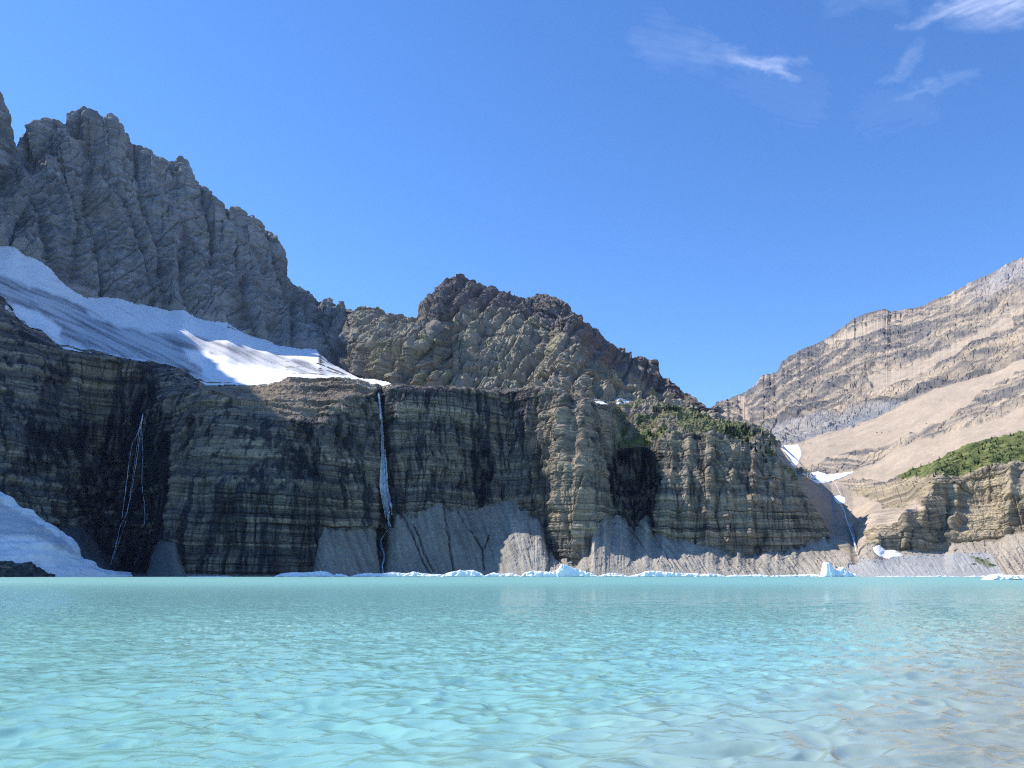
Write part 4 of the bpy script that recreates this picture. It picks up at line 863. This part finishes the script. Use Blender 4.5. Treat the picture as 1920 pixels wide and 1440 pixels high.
# ---------------------------------------------------------------- boulders
def boulder_mesh(seed):
    import bmesh
    bm = bmesh.new(); bmesh.ops.create_icosphere(bm, subdivisions=2, radius=1); rr = random.Random(seed)
    cuts = [(Vector((rr.gauss(0, 1), rr.gauss(0, 1), rr.gauss(0, 1))).normalized(), rr.uniform(.45, .85)) for _ in range(9)]
    for v in bm.verts:
        for nn, dd in cuts:
            k = v.co.dot(nn) - dd
            if k > 0: v.co -= nn * k
        v.co.z *= .8
    me = bpy.data.meshes.new('boulder'); bm.to_mesh(me); bm.free(); me.materials.append(M_BOULD[seed % 2]); return me
M_BOULD = []
for nm, c in (('pale boulder', (.42, .38, .31)), ('grey boulder', (.20, .19, .18))):
    m, n, b = new_mat(nm); t = noise_node(n, 1.5, 4, .6); cr = N(n, 'ShaderNodeMix', data_type='RGBA'); cr.inputs[6].default_value = (*[q * .6 for q in c], 1); cr.inputs[7].default_value = (*[min(q * 1.3, .7) for q in c], 1)
    n.links.new(t.outputs[0], cr.inputs[0]); n.links.new(cr.outputs[2], b.inputs['Base Color']); b.inputs['Roughness'].default_value = .9; M_BOULD.append(m)
bms = [boulder_mesh(i) for i in range(6)]
areas = [
 ([(1420,846),(1560,812),(1700,765),(1900,690),(1920,720),(1750,800),(1560,855),(1500,880)], 45, 'boulder lying on the wide pale scree slope', 'boulders on the pale scree slope', (.8, 2.0)),
 ([(1560,960),(1600,950),(1690,1000),(1630,1040),(1612,1055),(1580,1030)], 45, 'boulder beside the stream in the sandy gully', 'boulders in the stream gully', (.6, 1.6)),
 ([(1590,1052),(1680,1040),(1880,1030),(1920,1010),(1920,1070),(1880,1072),(1860,1045),(1660,1055),(1600,1076)], 55, 'boulder on the rubble above the grey moraine face', 'boulders on the moraine top', (.6, 1.5)),
 ([(960,1045),(1100,1060),(1180,1010),(1260,1020),(1400,1050),(1560,1050),(1600,1076),(980,1076)], 80, 'boulder on the sunlit ribbed talus', 'boulders on the sunlit talus', (.5, 1.3)),
 ([(610,1000),(700,1000),(700,1076),(600,1076)], 14, 'boulder on the shaded talus left of the waterfall', 'boulders left of the waterfall foot', (.5, 1.1)),
 ([(745,980),(930,960),(930,1070),(745,1076)], 32, 'boulder on the shaded talus right of the waterfall', 'boulders right of the waterfall foot', (.5, 1.1)),
]
for pg, cn, lab, grp, (s0, s1) in areas:
    p = np.array(pg, float); c = 0; tries = 0
    while c < cn and tries < 4000:
        tries += 1; a = r.uniform(p[:, 0].min(), p[:, 0].max()); e = r.uniform(p[:, 1].min(), p[:, 1].max())
        if not inpoly(np.array([a]), np.array([e]), pg)[0]: continue
        loc, nor, ob = cast(a, e)
        if loc is None: continue
        bi_ = r.randrange(6); o = bpy.data.objects.new('boulder', bms[bi_]); C.objects.link(o); s_ = s0 + (s1 - s0) * r.random() ** 2.5
        o.location = loc + Vector((0, 0, s_ * .15)); o.scale = (s_, s_ * r.uniform(.7, 1), s_ * r.uniform(.7, 1)); o.rotation_euler = (r.uniform(-.3, .3), r.uniform(-.3, .3), r.uniform(0, 6.28))
        tag(o, ('large ' if s_ > s0 + (s1 - s0) * .35 else 'small ') + ('dark ' if bi_ % 2 else 'pale ') + lab, 'boulder', grp); c += 1

# ---------------------------------------------------------------- cirrus, a thin high layer of ice cloud
mc_, n, b = new_mat('cirrus'); n.nodes.remove(b)
df = N(n, 'ShaderNodeBsdfDiffuse'); df.inputs[0].default_value = (.9, .9, .9, 1); tl = N(n, 'ShaderNodeBsdfTranslucent'); tl.inputs[0].default_value = (.9, .9, .92, 1)
ad = N(n, 'ShaderNodeMixShader'); ad.inputs[0].default_value = .7; n.links.new(df.outputs[0], ad.inputs[1]); n.links.new(tl.outputs[0], ad.inputs[2])
tr = N(n, 'ShaderNodeBsdfTransparent'); mx = N(n, 'ShaderNodeMixShader'); at = N(n, 'ShaderNodeAttribute'); at.attribute_name = 'dens'
n.links.new(at.outputs['Fac'], mx.inputs[0]); n.links.new(tr.outputs[0], mx.inputs[1]); n.links.new(ad.outputs[0], mx.inputs[2]); n.links.new(mx.outputs[0], n.nodes['Material Output'].inputs['Surface'])
def cirrus(label, paths, alt, seed, sdir_=(1, -.25)):
    """paths: lists of (px, py, half width px, density)"""
    allp = [p for pp in paths for p in pp]; a = np.array(allp, float); mg_ = 1.6
    x0, x1 = (a[:, 0] - a[:, 2] * mg_).min(), (a[:, 0] + a[:, 2] * mg_).max(); y0, y1 = (a[:, 1] - a[:, 2] * mg_).min(), (a[:, 1] + a[:, 2] * mg_).max()
    GX, GY = np.meshgrid(np.arange(x0, x1, 2.0), np.arange(y0, y1, 2.0))
    wx = GX + fbm(GX / 60, GY / 40, 0 * GX + seed, 5, 481, gain=.6) * 50; wy = GY + fbm(GX / 60, GY / 40, 0 * GX + seed + 4, 5, 482, gain=.6) * 38
    dn = np.zeros(GX.shape)
    for pp in paths:
        for (ax, ay, aw, ad_), (bx_, by_, bw, bd) in zip(pp[:-1], pp[1:]):
            L2 = (bx_ - ax) ** 2 + (by_ - ay) ** 2; t = np.clip(((wx - ax) * (bx_ - ax) + (wy - ay) * (by_ - ay)) / L2, 0, 1)
            dd = np.hypot(wx - ax - t * (bx_ - ax), wy - ay - t * (by_ - ay)); w_ = aw + (bw - aw) * t
            dn = np.maximum(dn, (ad_ + (bd - ad_) * t) * np.exp(-(dd / (w_ * 1.45)) ** 2 * 1.6) * .43)
    u = GX * sdir_[1] * -1 + GY * sdir_[0]; v = GX * sdir_[0] + GY * sdir_[1]
    stv = fbm(v / 120, u / 9, 0 * u + seed, 5, 483, gain=.6)
    dn = np.clip(dn * (1 + 1.3 * stv), 0, 1); ex = np.clip(np.minimum.reduce([GX - x0, x1 - GX, GY - y0, y1 - GY]) / 12, 0, 1); dn *= ex
    Yc = alt / elev(GY); VP = world_at(GX, GY, Yc)
    VP[..., 2] += fbm(VP[..., 0] / 900, VP[..., 1] / 900, 0 * GX, 3, 484) * 60
    kv = dn > .012; ii = np.arange(GX.size).reshape(GX.shape); q = np.stack([ii[:-1, :-1], ii[:-1, 1:], ii[1:, 1:], ii[1:, :-1]], -1)
    q = q[kv[:-1, :-1] | kv[1:, 1:]]; uq, inv = np.unique(q, return_inverse=True)
    o = mesh_np('cloud', VP.reshape(-1, 3)[uq], inv.reshape(-1, 4), mc_, smooth=True, attrs={'dens': dn.ravel()[uq]})
    tag(o, label, 'cloud', 'wisps of cirrus in the blue sky')
cirrus('hooked white wisp of cirrus, left of the other clouds', [[(1205,80,26,.10),(1290,95,26,.13),(1350,102,16,.25),(1400,112,13,.62),(1430,125,12,.62),(1460,142,8,.5),(1495,152,5,.2)], [(1430,125,12,.5),(1470,118,10,.35),(1512,112,7,.2)], [(1235,40,22,.05),(1260,80,30,.09),(1330,100,30,.09)], [(1400,160,50,.04),(1500,180,60,.05)]], 7000, 3, (1, .25))
cirrus('brightest broad cirrus streak at the top right corner', [[(1690,52,6,.12),(1740,32,12,.32),(1790,16,20,.6),(1840,8,26,.8),(1890,-6,30,.8),(1960,-30,36,.7)], [(1800,30,22,.3),(1850,42,16,.3),(1900,20,26,.4)], [(1560,5,22,.08),(1680,0,24,.12)]], 7200, 11, (1, -.45))
cirrus('faint narrow cirrus curl below the brightest streak', [[(1645,160,10,.10),(1672,145,10,.17),(1700,125,9,.18),(1715,105,9,.16),(1728,75,9,.06)]], 7000, 17, (1, -.8))
cirrus('faint slanting cirrus dash, lowest at the right', [[(1690,184,7,.10),(1735,168,9,.20),(1775,150,9,.17),(1830,135,9,.05)], [(1620,215,40,.04),(1720,200,40,.05)]], 7100, 23, (1, -.4))

# ---------------------------------------------------------------- air
HAZE = 1.3e-5
if HAZE:
    hx0, hx1, hy0, hy1, hz0, hz1 = -9000, 9000, -400, 9000, -17.5, 1900
    hv = [(a, b_, c) for c in (hz0, hz1) for b_ in (hy0, hy1) for a in (hx0, hx1)]
    mh = bpy.data.materials.new('haze'); mh.use_nodes = True; n = mh.node_tree; n.nodes.remove(n.nodes['Principled BSDF'])
    pv = N(n, 'ShaderNodeVolumePrincipled'); pv.inputs['Color'].default_value = (.5, .68, 1, 1); pv.inputs['Density'].default_value = HAZE; pv.inputs['Anisotropy'].default_value = .1
    n.links.new(pv.outputs[0], n.nodes['Material Output'].inputs['Volume'])
    o = mesh_np('haze', hv, [(0, 2, 3, 1), (4, 5, 7, 6), (0, 1, 5, 4), (2, 6, 7, 3), (0, 4, 6, 2), (1, 3, 7, 5)], mh); tag(o, 'thin blue haze in the valley air', kind='stuff')
